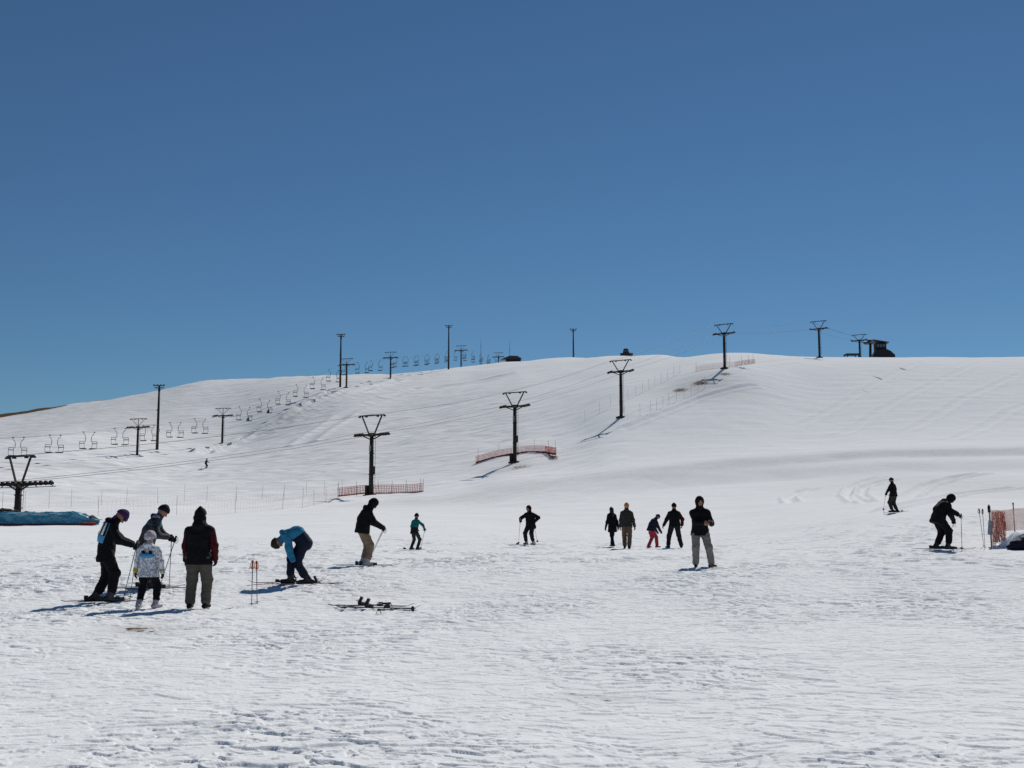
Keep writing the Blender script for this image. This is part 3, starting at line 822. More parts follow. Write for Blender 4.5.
# ------------------------------------------------------------------ fences
def fence(label, pts, posts, h, netm, cell, strand, group=None, post_r=.02, post_h=None, hem=None, droop=0.0, solid_name='net', lean=0.03, z0n=0.05, gapn=None):
    """pts: pixel feet of the fence; posts: fractions along it"""
    wp = [Vector((*hit(*p), 0)) for p in pts]
    seg = [(b - a).length for a, b in zip(wp[:-1], wp[1:])]; Ltot = sum(seg)
    def at(s):
        s = max(0, min(Ltot, s))
        for a, b, l in zip(wp[:-1], wp[1:], seg):
            if s <= l + 1e-6:
                q = a.lerp(b, s / l); q.z = H(q.x, q.y); return q
            s -= l
        q = wp[-1].copy(); q.z = H(q.x, q.y); return q
    base = at(0)
    t = thing('net_fence', label, 'fence', base, 0, group)
    rnd = random.Random(int(base.x * 100))
    for f in posts:
        q = at(f * Ltot) - base
        hh = (post_h or h * 1.15) * rnd.uniform(.9, 1.1)
        MB().tube([q - Vector((0, 0, .3)), q + Vector((rnd.uniform(-lean, lean) * 2, rnd.uniform(-lean, lean), hh))], post_r, 6).build('post', POSTM, t)
    def zz(s, k):      # k from 0 (bottom) to 1 (top)
        near = min(abs(s / Ltot - f) for f in posts) * Ltot
        sag = droop * min(1, near / 1.5) * (.6 + .4 * math.sin(s * 2.1))
        return z0n + k * (h - sag - z0n)
    m = MB(); n = max(2, int(Ltot / cell)); rows = max(2, int(h / cell))
    bulge = lambda s, k: Vector((.03 * math.sin(s * 3 + 4 * k), .05 * math.sin(s * 2.3 + k * 3), 0))
    for i in range(n + 1):
        s = Ltot * i / n; q = at(s) - base
        m.bar(q + bulge(s, 0) + Vector((0, 0, zz(s, 0))), q + bulge(s, 1) + Vector((0, 0, zz(s, 1))), strand, strand * .6)
    ns = max(3, int(Ltot / .5))
    for k in range(rows + 1):
        kk = k / rows
        for i in range(ns):
            s0, s1 = Ltot * i / ns, Ltot * (i + 1) / ns
            m.bar(at(s0) - base + bulge(s0, kk) + Vector((0, 0, zz(s0, kk))), at(s1) - base + bulge(s1, kk) + Vector((0, 0, zz(s1, kk))), strand, strand * .6)
    m.build(solid_name, netm, t)
    if hem:
        e = MB()
        for i in range(ns):
            s0, s1 = Ltot * i / ns, Ltot * (i + 1) / ns
            w = hem * rnd.uniform(.6, 1.3)
            e.bar(at(s0) - base + Vector((0, 0, .12)), at(s1) - base + Vector((0, 0, .12)), .12, w)
        e.build('fallen_hem', NETR, t)
    return t
fr = lambda a, b, n: [a + (b - a) * i / (n - 1) for i in range(n)]
fence('orange netting round the foot of the front pylon behind the khaki-trousered skier', [(338, 497), (360, 494.5), (392, 494), (423, 492)], [.0, .24, .5, .66, .82, .97, 1.0], 1.05, NETO, .21, .06, 'orange safety nets', hem=.1, post_h=1.7)
fence('curved red-hemmed net round the foot of the middle front pylon', [(476, 463.5), (490, 459.5), (505, 456), (525, 453), (545, 453), (556, 455)], [.02, .25, .62, .84, .99], 1.05, NETO, .21, .055, 'orange safety nets', hem=.28, post_h=1.9)
fence('thin orange net on bare ground beside the pylon below the right crest', [(696, 371), (712, 368.5), (735, 366.5), (755, 363.5)], [0, .35, .6, .8, .95], .95, NETP, .2, .03, 'orange safety nets', post_h=1.9)
fence('upper bleached net fence crossing the foot of the left slope', [(2, 511), (60, 507.5), (120, 504.5), (190, 502), (260, 499.5), (342, 494)], [0.0, .09, .19, .27, .35, .42, .50, .57, .63, .71, .78, .84, .90, .95, 1.0], 1.0, NETP, .45, .006, 'bleached net fences on the left', post_h=1.85, droop=.3, post_r=.013)
fence('lower bleached net fence between blue tarp and foremost netted pylon', [(98, 515), (150, 514), (190, 515), (218, 515), (241, 513), (266, 511), (307, 507), (338, 500)], [0, .17, .33, .5, .6, .7, .84, 1.0], 1.3, NETP, .36, .007, 'bleached net fences on the left', post_h=1.75, droop=.2, post_r=.013)
fence('lower row of thin net fence climbing from the bare front pylon', [(624, 419.5), (647, 415.5), (668, 405), (690, 396), (705, 388)], fr(0, 1, 11), 1.2, NETP, .6, .009, 'bleached net fences right of the bare pylon', post_h=2.0, post_r=.016)
fence('upper row of thin net fence climbing above the bare front pylon', [(585, 421), (600, 413), (618, 404), (640, 394), (658, 385), (680, 374)], fr(0, 1, 13), 1.2, NETP, .6, .009, 'bleached net fences right of the bare pylon', post_h=2.0, post_r=.016)

# near orange fence at the right edge
def near_fence():
    a = Vector((*hit(991.5, 546), 0)); a.z = H(a.x, a.y)
    t = thing('net_fence', 'near orange net fence at the right edge with grey board and bunched end', 'fence', a, 0, 'orange safety nets')
    Y = a.y; sc = Y / F
    b = Vector((sc * 25 + a.x / a.y * 1.2, 1.2, H(a.x + sc * 24.5, a.y + 1.2) - a.z)); c = Vector((sc * 62 + a.x / a.y * 2.0, 2.0, .1))
    for q, hh in ((Vector((0, 0, 0)), 1.22), (b, 1.25), (c, 1.3)):
        pb = MB().tube([q - Vector((0, 0, .3)), q + Vector((-.02, 0, hh))], .018, 8).build('post', POSTM, t)
        MB().tube([q + Vector((-.02, 0, hh - .02)), q + Vector((-.02, 0, hh + .04))], .026, 8).build('cap', BLACK, pb)
    m = MB(); cell = .055; st = .012
    path = [Vector((0, 0, 0)), b, c]
    def at(s):
        l0 = (b).length; l1 = (c - b).length
        if s < l0: return b * (s / l0)
        return b.lerp(c, min(1, (s - l0) / l1))
    Lt = b.length + (c - b).length; n = int(Lt / cell); top = 1.12
    def P(s, k):
        q = at(s) + Vector((0, .03 * math.sin(s * 5 + 3 * k), 0))
        z = .42 * min(1, max(0, (s - .35) / .2)) * 1.0
        tz = top - .04 * math.sin(math.pi * min(1, s / b.length)) - .02
        return q + Vector((0, 0, z + (tz - z) * k))
    for i in range(n + 1):
        s = Lt * i / n
        for k in range(6): m.bar(P(s, k / 6), P(s, (k + 1) / 6), st, st * .6)
    for k in range(19):
        for i in range(int(Lt / .1)):
            m.bar(P(i * .1, k / 18), P((i + 1) * .1, k / 18), st, st * .6)
    m.build('net', NETP, t)
    # slack net gathered beside the first post
    g = MB(); rn = random.Random(4)
    for i in range(34):
        x = .03 + .36 * i / 34 + rn.uniform(-.01, .01); y0 = -.07 - .10 * rn.random()
        pts = [Vector((x + .05 * math.sin(k * 1.1 + i), y0 + .05 * math.sin(k * .9 + i * 2), .12 + k * .115)) for k in range(9)]
        for p, q in zip(pts[:-1], pts[1:]): g.bar(p, q, .013, .008)
    for k in range(24):
        z = .1 + k * .042; pts = [Vector((.02 + .05 * j, -.10 + .05 * math.sin(j * 1.6 + k), z + .03 * math.sin(j * 1.3 + k * .7))) for j in range(9)]
        for p, q in zip(pts[:-1], pts[1:]): g.bar(p, q, .012, .008)
    g.build('gathered_net', mat('pinkish orange net', (.66, .27, .20), .8), t)
    MB().tube([(0.40, -.06, -.2), (.37, -.05, .95)], .016, 7).tube([(.32, -.08, .62), (.37, -.07, .98)], .03, 7).tube([(.42, -.08, .5), (.40, -.07, .75)], .035, 7).build('strap', NETR, t)
    MB().box((-.035, -.05, .56), (.13, .02, .44), Matrix.Rotation(R(6), 3, 'Y')).build('board', GREYB, t)
    MB().tube([(-.02, 0, 1.02), (-.02, 0, 1.22)], .045, 8).build('wrap', BLACK, t)
near_fence()

# snow bank by the fence, steep on the side towards the camera
def snow_bank():
    cx, cy = hit(1021, 548.5)
    nx, ny = 60, 30; m = MB(); vs = []; fs = []
    for i in range(nx):
        for j in range(ny):
            u = i / (nx - 1); v = j / (ny - 1)
            x = -.35 + 2.6 * u; y = -.05 + 1.5 * v
            prof = sstep(0, .18, v) * (1 - sstep(.45, 1, v)) * sstep(0, .16, u) * (1 - .4 * sstep(.7, 1, u))
            z = float(prof) * (.46 + .06 * float(perlin(x * 4, y * 4, 9)) + .05 * float(perlin(x * 9, y * 9, 10)))
            y += -.18 * float(prof) * (1 - v)
            z0 = H(cx + x, cy + y)
            vs.append((x, y, z0 - H(cx, cy) + z - .03))
    for i in range(nx - 1):
        for j in range(ny - 1):
            a = i * ny + j; fs.append((a, a + ny, a + ny + 1, a + 1))
    m.add(vs, fs, True)
    o = m.build('snow_bank', SNOW, None, (cx, cy, H(cx, cy)))
    tag(o, 'small steep snow bank with a shaded face at the right edge', 'snow bank')
snow_bank()

# blue tarp over a long low bank under the nearest pylon
def tarp():
    Y = 84; x0 = xat(-60, 520, Y); x1 = xat(101, 520, Y)
    nx, nv = 260, 22; g0 = H((x0 + x1) / 2, Y)
    t = thing('tarp_barrier', 'long low bank covered with a creased blue tarp under the nearest pylon', 'tarp', ((x0 + x1) / 2, Y, g0))
    L = x1 - x0
    vs, fs = [], []
    for i in range(nx):
        u = i / (nx - 1); x = -L / 2 + L * u
        tail = float(sstep(1.0, .84, np.array(u)))
        hh = (1.02 + .08 * float(perlin(x * .9, 3, 1)) + .05 * float(perlin(x * 3, 7, 2))) * (0.42 + .58 * tail)
        wd = 1.7 * (.5 + .5 * tail)
        zg = H((x0 + x1) / 2 + x, Y) - g0
        for j in range(nv):
            v = j / (nv - 1)
            if v < .45: yy, zz_ = -wd / 2 + .25 * (v / .45), (v / .45) * hh * .92
            elif v < .6: yy, zz_ = -wd / 2 + .25 + (v - .45) / .15 * .3, hh * (.92 + .08 * math.sin((v - .45) / .15 * 1.57))
            else: yy, zz_ = -wd / 2 + .55 + (v - .6) / .4 * (wd - .7), hh * (1 - .15 * (v - .6) / .4)
            cr = .10 * float(perlin(x * 1.3 + 3 * v, v * 5, 12)) + .05 * float(perlin(x * 4.5 - 4 * v, v * 8, 13))
            vs.append((x, yy - cr * 1.3, zg + zz_ + cr * .35 * (v > .1)))
    for i in range(nx - 1):
        for j in range(nv - 1):
            a = i * nv + j; fs.append((a, a + nv, a + nv + 1, a + 1))
    m = mat('blue tarpaulin', (.075, .28, .40), .42, 0, .05, 2.2, .45, .5)
    MB().add(vs, fs, True).build('sheet', m, t)
    # pale folded edges
    e = MB(); rn = random.Random(3)
    for k in range(26):
        x = rn.uniform(-L / 2, L / 2 - 2); w = rn.uniform(.4, 1.6); z = rn.uniform(.72, 1.0)
        e.bar((x, -.66 + rn.uniform(-.06, .06), z), (x + w, -.62, z + rn.uniform(-.14, .1)), .05, rn.uniform(.03, .07))
    e.build('fold', mat('pale blue tarp', (.32, .56, .62), .45, 0, 0, 5, .3), t)
    h = MB(); zl = lambda x: H((x0 + x1) / 2 + x, Y) - g0
    for i in range(40):
        a, b = -L / 2 + L * i / 40, -L / 2 + L * (i + 1) / 40
        h.bar((a, -.98 if i < 36 else -.9, zl(a) + .07), (b, -.98 if i < 36 else -.9, zl(b) + .07), .06, .10)
    h.build('hem', mat('dark red hem', (.12, .02, .015), .7, 0, 0, 5, .3), t)
    MB().box((L / 2 - .62, -.70, .14), (.8, .42, .20), Matrix.Rotation(R(4), 3, 'Y')).build('end_flap', mat('red orange end', (.42, .07, .04), .7, 0, .02, 5, .3), t)
    soil = mat('dead grass and soil', (.07, .06, .04), .95, 0, .03, 8, .5)
    for x0, x1, zf in ((-L * .22, -L * .02, lambda q: 1.10), (L * .30, L * .485, lambda q: 1.02 - q * .58)):
        vs = []; n = 60
        for i in range(n):
            q = i / (n - 1); x = x0 + (x1 - x0) * q; e = math.sin(math.pi * min(1, max(.02, q))) ** .5
            for k in range(8):
                a = 2 * math.pi * k / 8; rr = e * (.17 + .16 * float(perlin(x * 2.3, k * 1.7, 5)))
                vs.append((x, .15 + rr * 2.2 * math.cos(a), zf(q) + rr * math.sin(a)))
        fs = [(i * 8 + k, i * 8 + (k + 1) % 8, (i + 1) * 8 + (k + 1) % 8, (i + 1) * 8 + k) for i in range(n - 1) for k in range(8)]
        MB().add(vs, fs + [tuple(range(8))[::-1], tuple((n - 1) * 8 + k for k in range(8))]).build('soil', soil, t)
tarp()
# ------------------------------------------------------------------ people: bodies grown as one smooth surface
def surface_net(sdf, lo, hi, vox):
    n = [int(math.ceil((hi[k] - lo[k]) / vox)) + 1 for k in range(3)]
    ax = [lo[k] + vox * np.arange(n[k]) for k in range(3)]
    X, Y, Z = np.meshgrid(*ax, indexing='ij')
    D = sdf((X, Y, Z))
    S = D < 0
    sx, sy, sz = n
    cnt = np.zeros((sx - 1, sy - 1, sz - 1)); acc = np.zeros((sx - 1, sy - 1, sz - 1, 3))
    off = [(a, b, c) for a in (0, 1) for b in (0, 1) for c in (0, 1)]
    def sub(A, o): return A[o[0]:o[0] + sx - 1, o[1]:o[1] + sy - 1, o[2]:o[2] + sz - 1]
    for a in off:
        for k in range(3):
            if a[k] == 0:
                b = list(a); b[k] = 1
                d0, d1 = sub(D, a), sub(D, b)
                m = (d0 < 0) != (d1 < 0)
                t = np.where(m, d0 / np.where(m, d0 - d1, 1), 0)
                for q in range(3):
                    acc[..., q] += np.where(m, a[q] + (t if q == k else 0), 0)
                cnt += m
    act = cnt > 0
    idx = -np.ones(act.shape, int); idx[act] = np.arange(act.sum())
    cells = np.argwhere(act)
    V = (cells + acc[act] / cnt[act][:, None]) * vox + np.array(lo)
    faces = []
    for k in range(3):
        u, v = (k + 1) % 3, (k + 2) % 3
        sl0 = [slice(1, -1)] * 3; sl1 = [slice(1, -1)] * 3
        sl0[k] = slice(0, n[k] - 1); sl1[k] = slice(1, n[k])
        a, b = S[tuple(sl0)], S[tuple(sl1)]
        for m, flip in ((a & ~b, False), (~a & b, True)):
            e = np.argwhere(m)
            if len(e) == 0: continue
            base = e + 1; base[:, k] -= 1
            def cell(du, dv):
                c = base.copy(); c[:, u] -= du; c[:, v] -= dv
                return idx[c[:, 0], c[:, 1], c[:, 2]]
            q = np.stack([cell(1, 1), cell(0, 1), cell(0, 0), cell(1, 0)], -1)
            if flip: q = q[:, ::-1]
            faces.append(q)
    Fq = np.concatenate(faces) if faces else np.zeros((0, 4), int)
    Fq = Fq[(Fq >= 0).all(1)]
    return V, Fq

def smin(a, b, k):
    h = np.clip(0.5 + 0.5 * (b - a) / k, 0, 1)
    return b * (1 - h) + a * h - k * h * (1 - h)

def prim_sdf(prims, p, k):
    D = None
    for pr in prims:
        if pr[0] == 'cap':
            _, a, b, r0, r1 = pr
            ba = np.array(b) - np.array(a); L2 = max(float(ba @ ba), 1e-9)
            d = [p[i] - a[i] for i in range(3)]
            t = np.clip((d[0] * ba[0] + d[1] * ba[1] + d[2] * ba[2]) / L2, 0, 1)
            e = np.sqrt(sum((d[i] - t * ba[i]) ** 2 for i in range(3))) - (r0 + (r1 - r0) * t)
        else:
            _, c, M, r = pr      # ellipsoid with axes rows of M
            d = [p[i] - c[i] for i in range(3)]
            q = [(M[j][0] * d[0] + M[j][1] * d[1] + M[j][2] * d[2]) / r[j] for j in range(3)]
            l = np.sqrt(q[0] ** 2 + q[1] ** 2 + q[2] ** 2)
            e = (l - 1) * min(r)
        D = e if D is None else smin(D, e, k)
    return D

def bounds(prims, pad):
    lo = np.full(3, 1e9); hi = np.full(3, -1e9)
    for pr in prims:
        if pr[0] == 'cap':
            for c, r in ((pr[1], pr[3]), (pr[2], pr[4])):
                lo = np.minimum(lo, np.array(c) - r); hi = np.maximum(hi, np.array(c) + r)
        else:
            r = max(pr[3]); lo = np.minimum(lo, np.array(pr[1]) - r); hi = np.maximum(hi, np.array(pr[1]) + r)
    return lo - pad, hi + pad

def grow(prims, vox, k=0.035, fold=0.0, ff=9.0, seed=1, cutf=None, zs=2.0):
    lo, hi = bounds(prims, 0.03 + 2 * vox)
    def f(p):
        D = prim_sdf(prims, p, k)
        if fold:
            n = vnoise3((p[0] * ff, p[1] * ff, p[2] * ff * zs), seed) + .5 * vnoise3((p[0] * ff * 2.3, p[1] * ff * 2.3, p[2] * ff * 3.1), seed + 5)
            D = D + fold * n
        if cutf is not None: D = np.maximum(D, cutf(p))
        return D
    return surface_net(f, lo, hi, vox)

def np_mesh(name, parts, mats):
    """parts: [(V, F, material index or array)]"""
    me = bpy.data.meshes.new(name); vs = []; fs = []; mi = []; n = 0
    for V, Fq, m in parts:
        vs.append(V); fs.append(Fq + n); n += len(V)
        mi.append(np.full(len(Fq), m) if np.isscalar(m) else m)
    V = np.concatenate(vs); Fq = np.concatenate(fs); mi = np.concatenate(mi).astype(np.int32)
    me.vertices.add(len(V)); me.vertices.foreach_set('co', V.ravel())
    me.loops.add(len(Fq) * 4); me.polygons.add(len(Fq))
    me.loops.foreach_set('vertex_index', Fq.ravel().astype(np.int32))
    me.polygons.foreach_set('loop_start', (np.arange(len(Fq)) * 4).astype(np.int32))
    for m in mats: me.materials.append(m)
    me.polygons.foreach_set('material_index', mi)
    me.polygons.foreach_set('use_smooth', np.ones(len(Fq), bool))
    me.update(calc_edges=True)
    return me

def ik(a, t, l1, l2, hint):
    a = Vector(a); t = Vector(t); d = t - a; L = d.length
    mx = (l1 + l2) * 0.995
    if L > mx: t = a + d * (mx / L); d = t - a; L = mx
    x = (l1 * l1 - l2 * l2 + L * L) / (2 * L)
    hgt = math.sqrt(max(l1 * l1 - x * x, 0))
    dn = d.normalized(); h = Vector(hint); h = (h - dn * h.dot(dn)).normalized()
    return a + dn * x + h * hgt, t

def hand_prims(wr, d, n, side, curl, r):
    """palm and five fingers; d along the hand, n towards the palm, side towards the thumb"""
    d = Vector(d).normalized(); n = Vector(n); n = (n - d * n.dot(d)).normalized(); s = d.cross(n).normalized() * side
    pr = [('cap', tuple(wr - d * .03), tuple(wr + d * .02), r * 2.6, r * 2.6)]
    for k in range(4):
        o = s * (.030 - .020 * k)
        kn = wr + d * (.088 - .005 * abs(k - 1)) + o
        pr.append(('cap', tuple(wr + d * .02 + o * .8), tuple(kn), r * 1.7, r * 1.25))
        l1 = (.040, .045, .042, .033)[k]; l2 = (.034, .040, .036, .028)[k]
        c1, c2 = curl, curl * 2.1
        p1 = kn + (d * math.cos(c1) + n * math.sin(c1)) * l1 + s * (.006 - .004 * k)
        p2 = p1 + (d * math.cos(c2) + n * math.sin(c2)) * l2
        pr.append(('cap', tuple(kn), tuple(p1), r * 1.15, r * 1.02)); pr.append(('cap', tuple(p1), tuple(p2), r * 1.0, r * .85))
    b = wr + d * .03 + s * .036
    t1 = b + (d * .7 + s * .55 + n * .35).normalized() * .038
    t2 = t1 + (d * .75 + n * (.25 + .4 * math.sin(curl)) + s * .1).normalized() * .034
    pr += [('cap', tuple(b - d * .015), tuple(t1), r * 1.6, r * 1.2), ('cap', tuple(t1), tuple(t2), r * 1.15, r * .95)]
    return pr

def T3(v): return (float(v[0]), float(v[1]), float(v[2]))

def person(label, px, py, Hgt, yaw, pose, look, root=None, group=None):
    """yaw in degrees: 0 looks away from the camera, 90 to the right, 180 at the camera, 270 to the left"""
    if root is None:
        x, y = hit(px, py); root = Vector((x, y, H(x, y) + pose.get('lift', 0.0)))
    t = thing('person', label, 'person', root, -R(yaw), group)
    sc = Hgt / 1.75; dist = root.y
    vox = max(.011, min(.022, .0006 * dist)); vox = .012 if dist < 30 else (.016 if dist < 60 else .03)
    g = pose.get
    lean = R(g('lean', 3)); side = R(g('side', 0)); hp = R(g('head', 5))
    pel = Vector(g('pelvis', (0, 0, .95)))
    spine = Vector((math.sin(side), math.sin(lean) * math.cos(side), math.cos(lean) * math.cos(side)))
    lean2 = R(g('lean2', g('lean', 3)))
    spine2 = Vector((math.sin(side), math.sin(lean2), math.cos(lean2))).normalized()
    mid = pel + spine * .24
    neck = mid + spine2 * .29
    tw = R(g('twist', 0)); right = Vector((math.cos(tw), -math.sin(tw), 0)); fwd = Vector((0, math.cos(lean2), -math.sin(lean2)))
    hd = Vector((math.sin(side) * .3, math.sin(hp * .5 + lean2 * .7), math.cos(hp * .5 + lean2 * .7))).normalized()
    hy = R(g('head_yaw', 0))
    # head axes
    up = Vector((0, math.sin(hp), math.cos(hp)))
    f0 = Vector((0, math.cos(hp), -math.sin(hp)))
    rg = Vector((1, 0, 0))
    q = Matrix.Rotation(-hy, 3, up); f0 = q @ f0; rg = q @ rg
    hs = look.get('headscale', 1.13); hc = neck + (hd * .115 + up * .04) * hs
    slim = g('slim', 1.0)
    shw = .175 * slim
    sh = {s: neck - spine2 * .085 + right * (s * shw) for s in (-1, 1)}
    hip = {s: pel + Vector((s * .095 * slim, 0, -.02)) for s in (-1, 1)}
    hands = g('hands', {-1: (-.27, .04, .80), 1: (.27, .04, .80)})
    feet = g('feet', {-1: (-.12, 0, 0), 1: (.12, 0, 0)})
    ehint = g('elbow', {-1: (-.5, -1, -.2), 1: (.5, -1, -.2)})
    footyaw = g('footyaw', {-1: -8, 1: 8})
    el, wr, kn, an = {}, {}, {}, {}
    boots_up = .10 if look.get('skiboots') else .085
    for s in (-1, 1):
        el[s], wr[s] = ik(sh[s], hands[s], .29, .26, ehint[s])
        an[s] = Vector(feet[s]) + Vector((0, 0, boots_up))
        kn[s], an[s] = ik(hip[s], an[s], .43, .43, (s * .15, 1, 0))
    def HS(pr):  # head size about the chin
        out = []; o = neck + hd * .06
        for p_ in pr:
            if p_[0] == 'cap': out.append(('cap', o + (Vector(p_[1]) - o) * hs, o + (Vector(p_[2]) - o) * hs, p_[3] * hs, p_[4] * hs))
            else: out.append(('ell', Vector(p_[1]), p_[2], tuple(r * hs for r in p_[3])))
        return out
    def S(pr):   # scale to the person's height
        out = []
        for p_ in pr:
            if p_[0] == 'cap': out.append(('cap', T3(Vector(p_[1]) * sc), T3(Vector(p_[2]) * sc), p_[3] * sc, p_[4] * sc))
            else: out.append(('ell', T3(Vector(p_[1]) * sc), p_[2], tuple(r * sc for r in p_[3])))
        return out
    HM = (T3(rg), T3(f0), T3(up))
    fat = look.get('puff', 1.0)
    # body: whole continuous figure
    body = [('cap', pel + right * .05, mid + right * .05, .095, .09), ('cap', pel - right * .05, mid - right * .05, .095, .09),
            ('cap', mid + right * .07, neck - spine2 * .12 + right * .08, .09, .09), ('cap', mid - right * .07, neck - spine2 * .12 - right * .08, .09, .09),
            ('cap', sh[-1], sh[1], .05, .05), ('cap', neck - spine2 * .03, hc - up * .05, .055, .052)]
    for s in (-1, 1):
        body += [('cap', sh[s], el[s], .048, .038), ('cap', el[s], wr[s], .038, .026),
                 ('cap', hip[s], kn[s], .085, .055), ('cap', kn[s], an[s], .052, .036),
                 ('cap', an[s] - Vector((0, 0, .04)), an[s] + Vector((0, .15, -.05)), .035, .03)]
    head = [('ell', hc + up * .015, HM, (.074 * hs, .094 * hs, .100 * hs)), ('ell', hc - up * .055 + f0 * .025, HM, (.052, .062, .066)),
            ('cap', hc - up * .004 + f0 * .088, hc - up * .036 + f0 * .108, .010, .015),
            ('cap', hc + up * .018 + f0 * .078 - rg * .03, hc + up * .018 + f0 * .078 + rg * .03, .014, .014)]
    for s in (-1, 1):
        head += [('ell', hc - up * .01 + rg * (s * .078) - f0 * .005, HM, (.012, .022, .032))]
    parts = []
    V, Fq = grow(S(body), vox * 1.3, .03 * sc)
    parts.append((V, Fq, 0))
    hv = .006 if dist < 30 else (.010 if dist < 60 else .03)
    V, Fq = grow(S(head + [('cap', neck, hc - up * .05, .052, .05)]), hv, .018 * sc)
    C = V[Fq].mean(1); mi = np.zeros(len(Fq), int)
    for s in (-1, 1):
        e = np.array(T3((hc + up * .0 + f0 * .083 + rg * (s * .031)) * sc)); mi[np.linalg.norm(C - e, axis=1) < .0125 * sc] = 1
    for k in (-.018, -.006, .006, .018):
        e = np.array(T3((hc - up * .066 + f0 * .082 + rg * k) * sc)); mi[np.linalg.norm(C - e, axis=1) < .010 * sc] = 2
    parts.append((V, Fq, mi))
    grip = g('grip', {})
    gl = {}
    for s in (-1, 1):
        d = (wr[s] - el[s]).normalized()
        if s in grip: nn = Vector(g('palm', {}).get(s, (0, .3, -1))); curl = 1.25
        else: nn = Vector(g('palm', {}).get(s, (-s, .2, 0))); curl = .45
        hp_ = hand_prims(wr[s], d, nn, s * g('thumb', 1), curl, .0098 if not look.get('gloves') else .0135)
        V, Fq = grow(S(hp_), .0055 if dist < 30 else (.009 if dist < 60 else .02), .008)
        if look.get('gloves'): gl[s] = (V, Fq)
        else: parts.append((V, Fq, 0))
    me = np_mesh('body', parts, [SKIN, EYE, LIPS])
    link('body', me, t)
    if look.get('gloves'):
        for s in (-1, 1):
            o = link('glove', np_mesh('glove', [(gl[s][0], gl[s][1], 0)], [look['gloves']]), t)
            if look.get('cuff'):
                d = (wr[s] - el[s]).normalized()
                V, Fq = grow(S([('cap', wr[s] - d * .06, wr[s] - d * .02, .068, .064)]), .01, .01)
                link('cuff', np_mesh('cuff', [(V, Fq, 0)], [look['cuff']]), o)
    # trousers
    b = look.get('baggy', 1.0); sd = int(px) * 7 % 97
    tr = [('cap', pel - right * .045, pel + right * .045, .112, .112)]
    for s in (-1, 1):
        anc = an[s] + (kn[s] - an[s]) * (.12 if not look.get('skiboots') else .30)
        tr += [('cap', hip[s] + Vector((0, 0, .04)), hip[s], .100, .102), ('cap', hip[s], kn[s], .102 * b, .078 * b), ('cap', kn[s], anc, .076 * b, .070 * b)]
    V, Fq = grow(S(tr), vox, .04 * sc, .010, 8, sd)
    link('trousers', np_mesh('trousers', [(V, Fq, 0)], [look['trousers']]), t)
    # jacket
    hem = look.get('hem', .06); f = fat
    tors = [('cap', pel - spine * hem + right * .055, mid + right * .06, .125 * f, .122 * f), ('cap', pel - spine * hem - right * .055, mid - right * .06, .125 * f, .122 * f),
            ('cap', mid + right * .065, neck - spine2 * .13 + right * .085, .122 * f, .118 * f), ('cap', mid - right * .065, neck - spine2 * .13 - right * .085, .122 * f, .118 * f),
            ('cap', sh[-1] * .92 + sh[1] * .08, sh[1] * .92 + sh[-1] * .08, .076, .076), ('cap', neck - spine2 * .06, neck + hd * .085, .090, .080)]
    if hem > .2:
        tors += [('cap', pel - Vector((0, 0, hem)) + right * .07, pel + right * .06, .135, .12), ('cap', pel - Vector((0, 0, hem)) - right * .07, pel - right * .06, .135, .12)]
    hb = pel - spine * (hem + .10)
    hr = max(.134 * f, .103 * b + .026); ho = .085 * slim if hem > -.05 else .06
    tors += [('cap', hb + right * ho, pel + spine * .08 + right * .06, hr, .124 * f), ('cap', hb - right * ho, pel + spine * .08 - right * .06, hr, .124 * f)]
    tors += [('cap', neck - spine2 * .02 - right * .02, sh[-1], .075, .066), ('cap', neck - spine2 * .02 + right * .02, sh[1], .075, .066)]
    hc0 = np.array(T3((pel - spine * (hem + .07)) * sc)); hn = np.array(T3(spine))
    def hemcut(p):
        return np.where(p[2] < (pel.z + .25) * sc, -((p[0] - hc0[0]) * hn[0] + (p[1] - hc0[1]) * hn[1] + (p[2] - hc0[2]) * hn[2]), -1.0) if hem > -.05 and not g('armlow') else -np.ones_like(p[0])
    arms = []
    for s in (-1, 1):
        d = (wr[s] - el[s]).normalized()
        arms += [('cap', sh[s], el[s], .072 * f, .062 * f), ('cap', el[s], wr[s] - d * .01, .062 * f, .050 * f)]
    if look.get('neck_cover'):
        tors.append(('cap', neck - fwd * .03, hc - up * .04 - f0 * .03, .125, .108))
    if look.get('hood_back'):
        tors.append(('cap', neck - fwd * .10 + spine2 * .01 - right * .05, neck - fwd * .10 + spine2 * .01 + right * .05, .060, .060))
    V, Fq = grow(S(tors), vox, .045 * sc, .011, 7, sd + 3, zs=1.8, cutf=hemcut)
    jk_parts = [(V, Fq)]
    V2, F2 = grow(S(arms), vox, .045 * sc, .009, 9, sd + 4, zs=1.8)
    V = np.concatenate([V, V2]); Fq = np.concatenate([Fq, F2 + len(jk_parts[0][0])])
    mats = [look['jacket']]; mi = np.zeros(len(Fq), int)
    C = V[Fq].mean(1)
    def segd(a, b_):
        a = np.array(T3(a * sc)); b_ = np.array(T3(b_ * sc)); ba = b_ - a
        tt = np.clip((C - a) @ ba / (ba @ ba), 0, 1); return np.linalg.norm(C - a - tt[:, None] * ba, axis=1)
    if look.get('sleeves'):
        mats.append(look['sleeves'])
        for s in look.get('sleeve_sides', (-1, 1)):
            da = np.minimum(segd(sh[s] + (el[s] - sh[s]) * .25, el[s]), segd(el[s], wr[s]))
            out = ((C - np.array(T3(sh[s] * sc))) @ np.array(T3(right))) * s
            mi[(da < .095 * sc) & (out > (.035 * sc if not look.get('sleeve_full') else -.3))] = len(mats) - 1
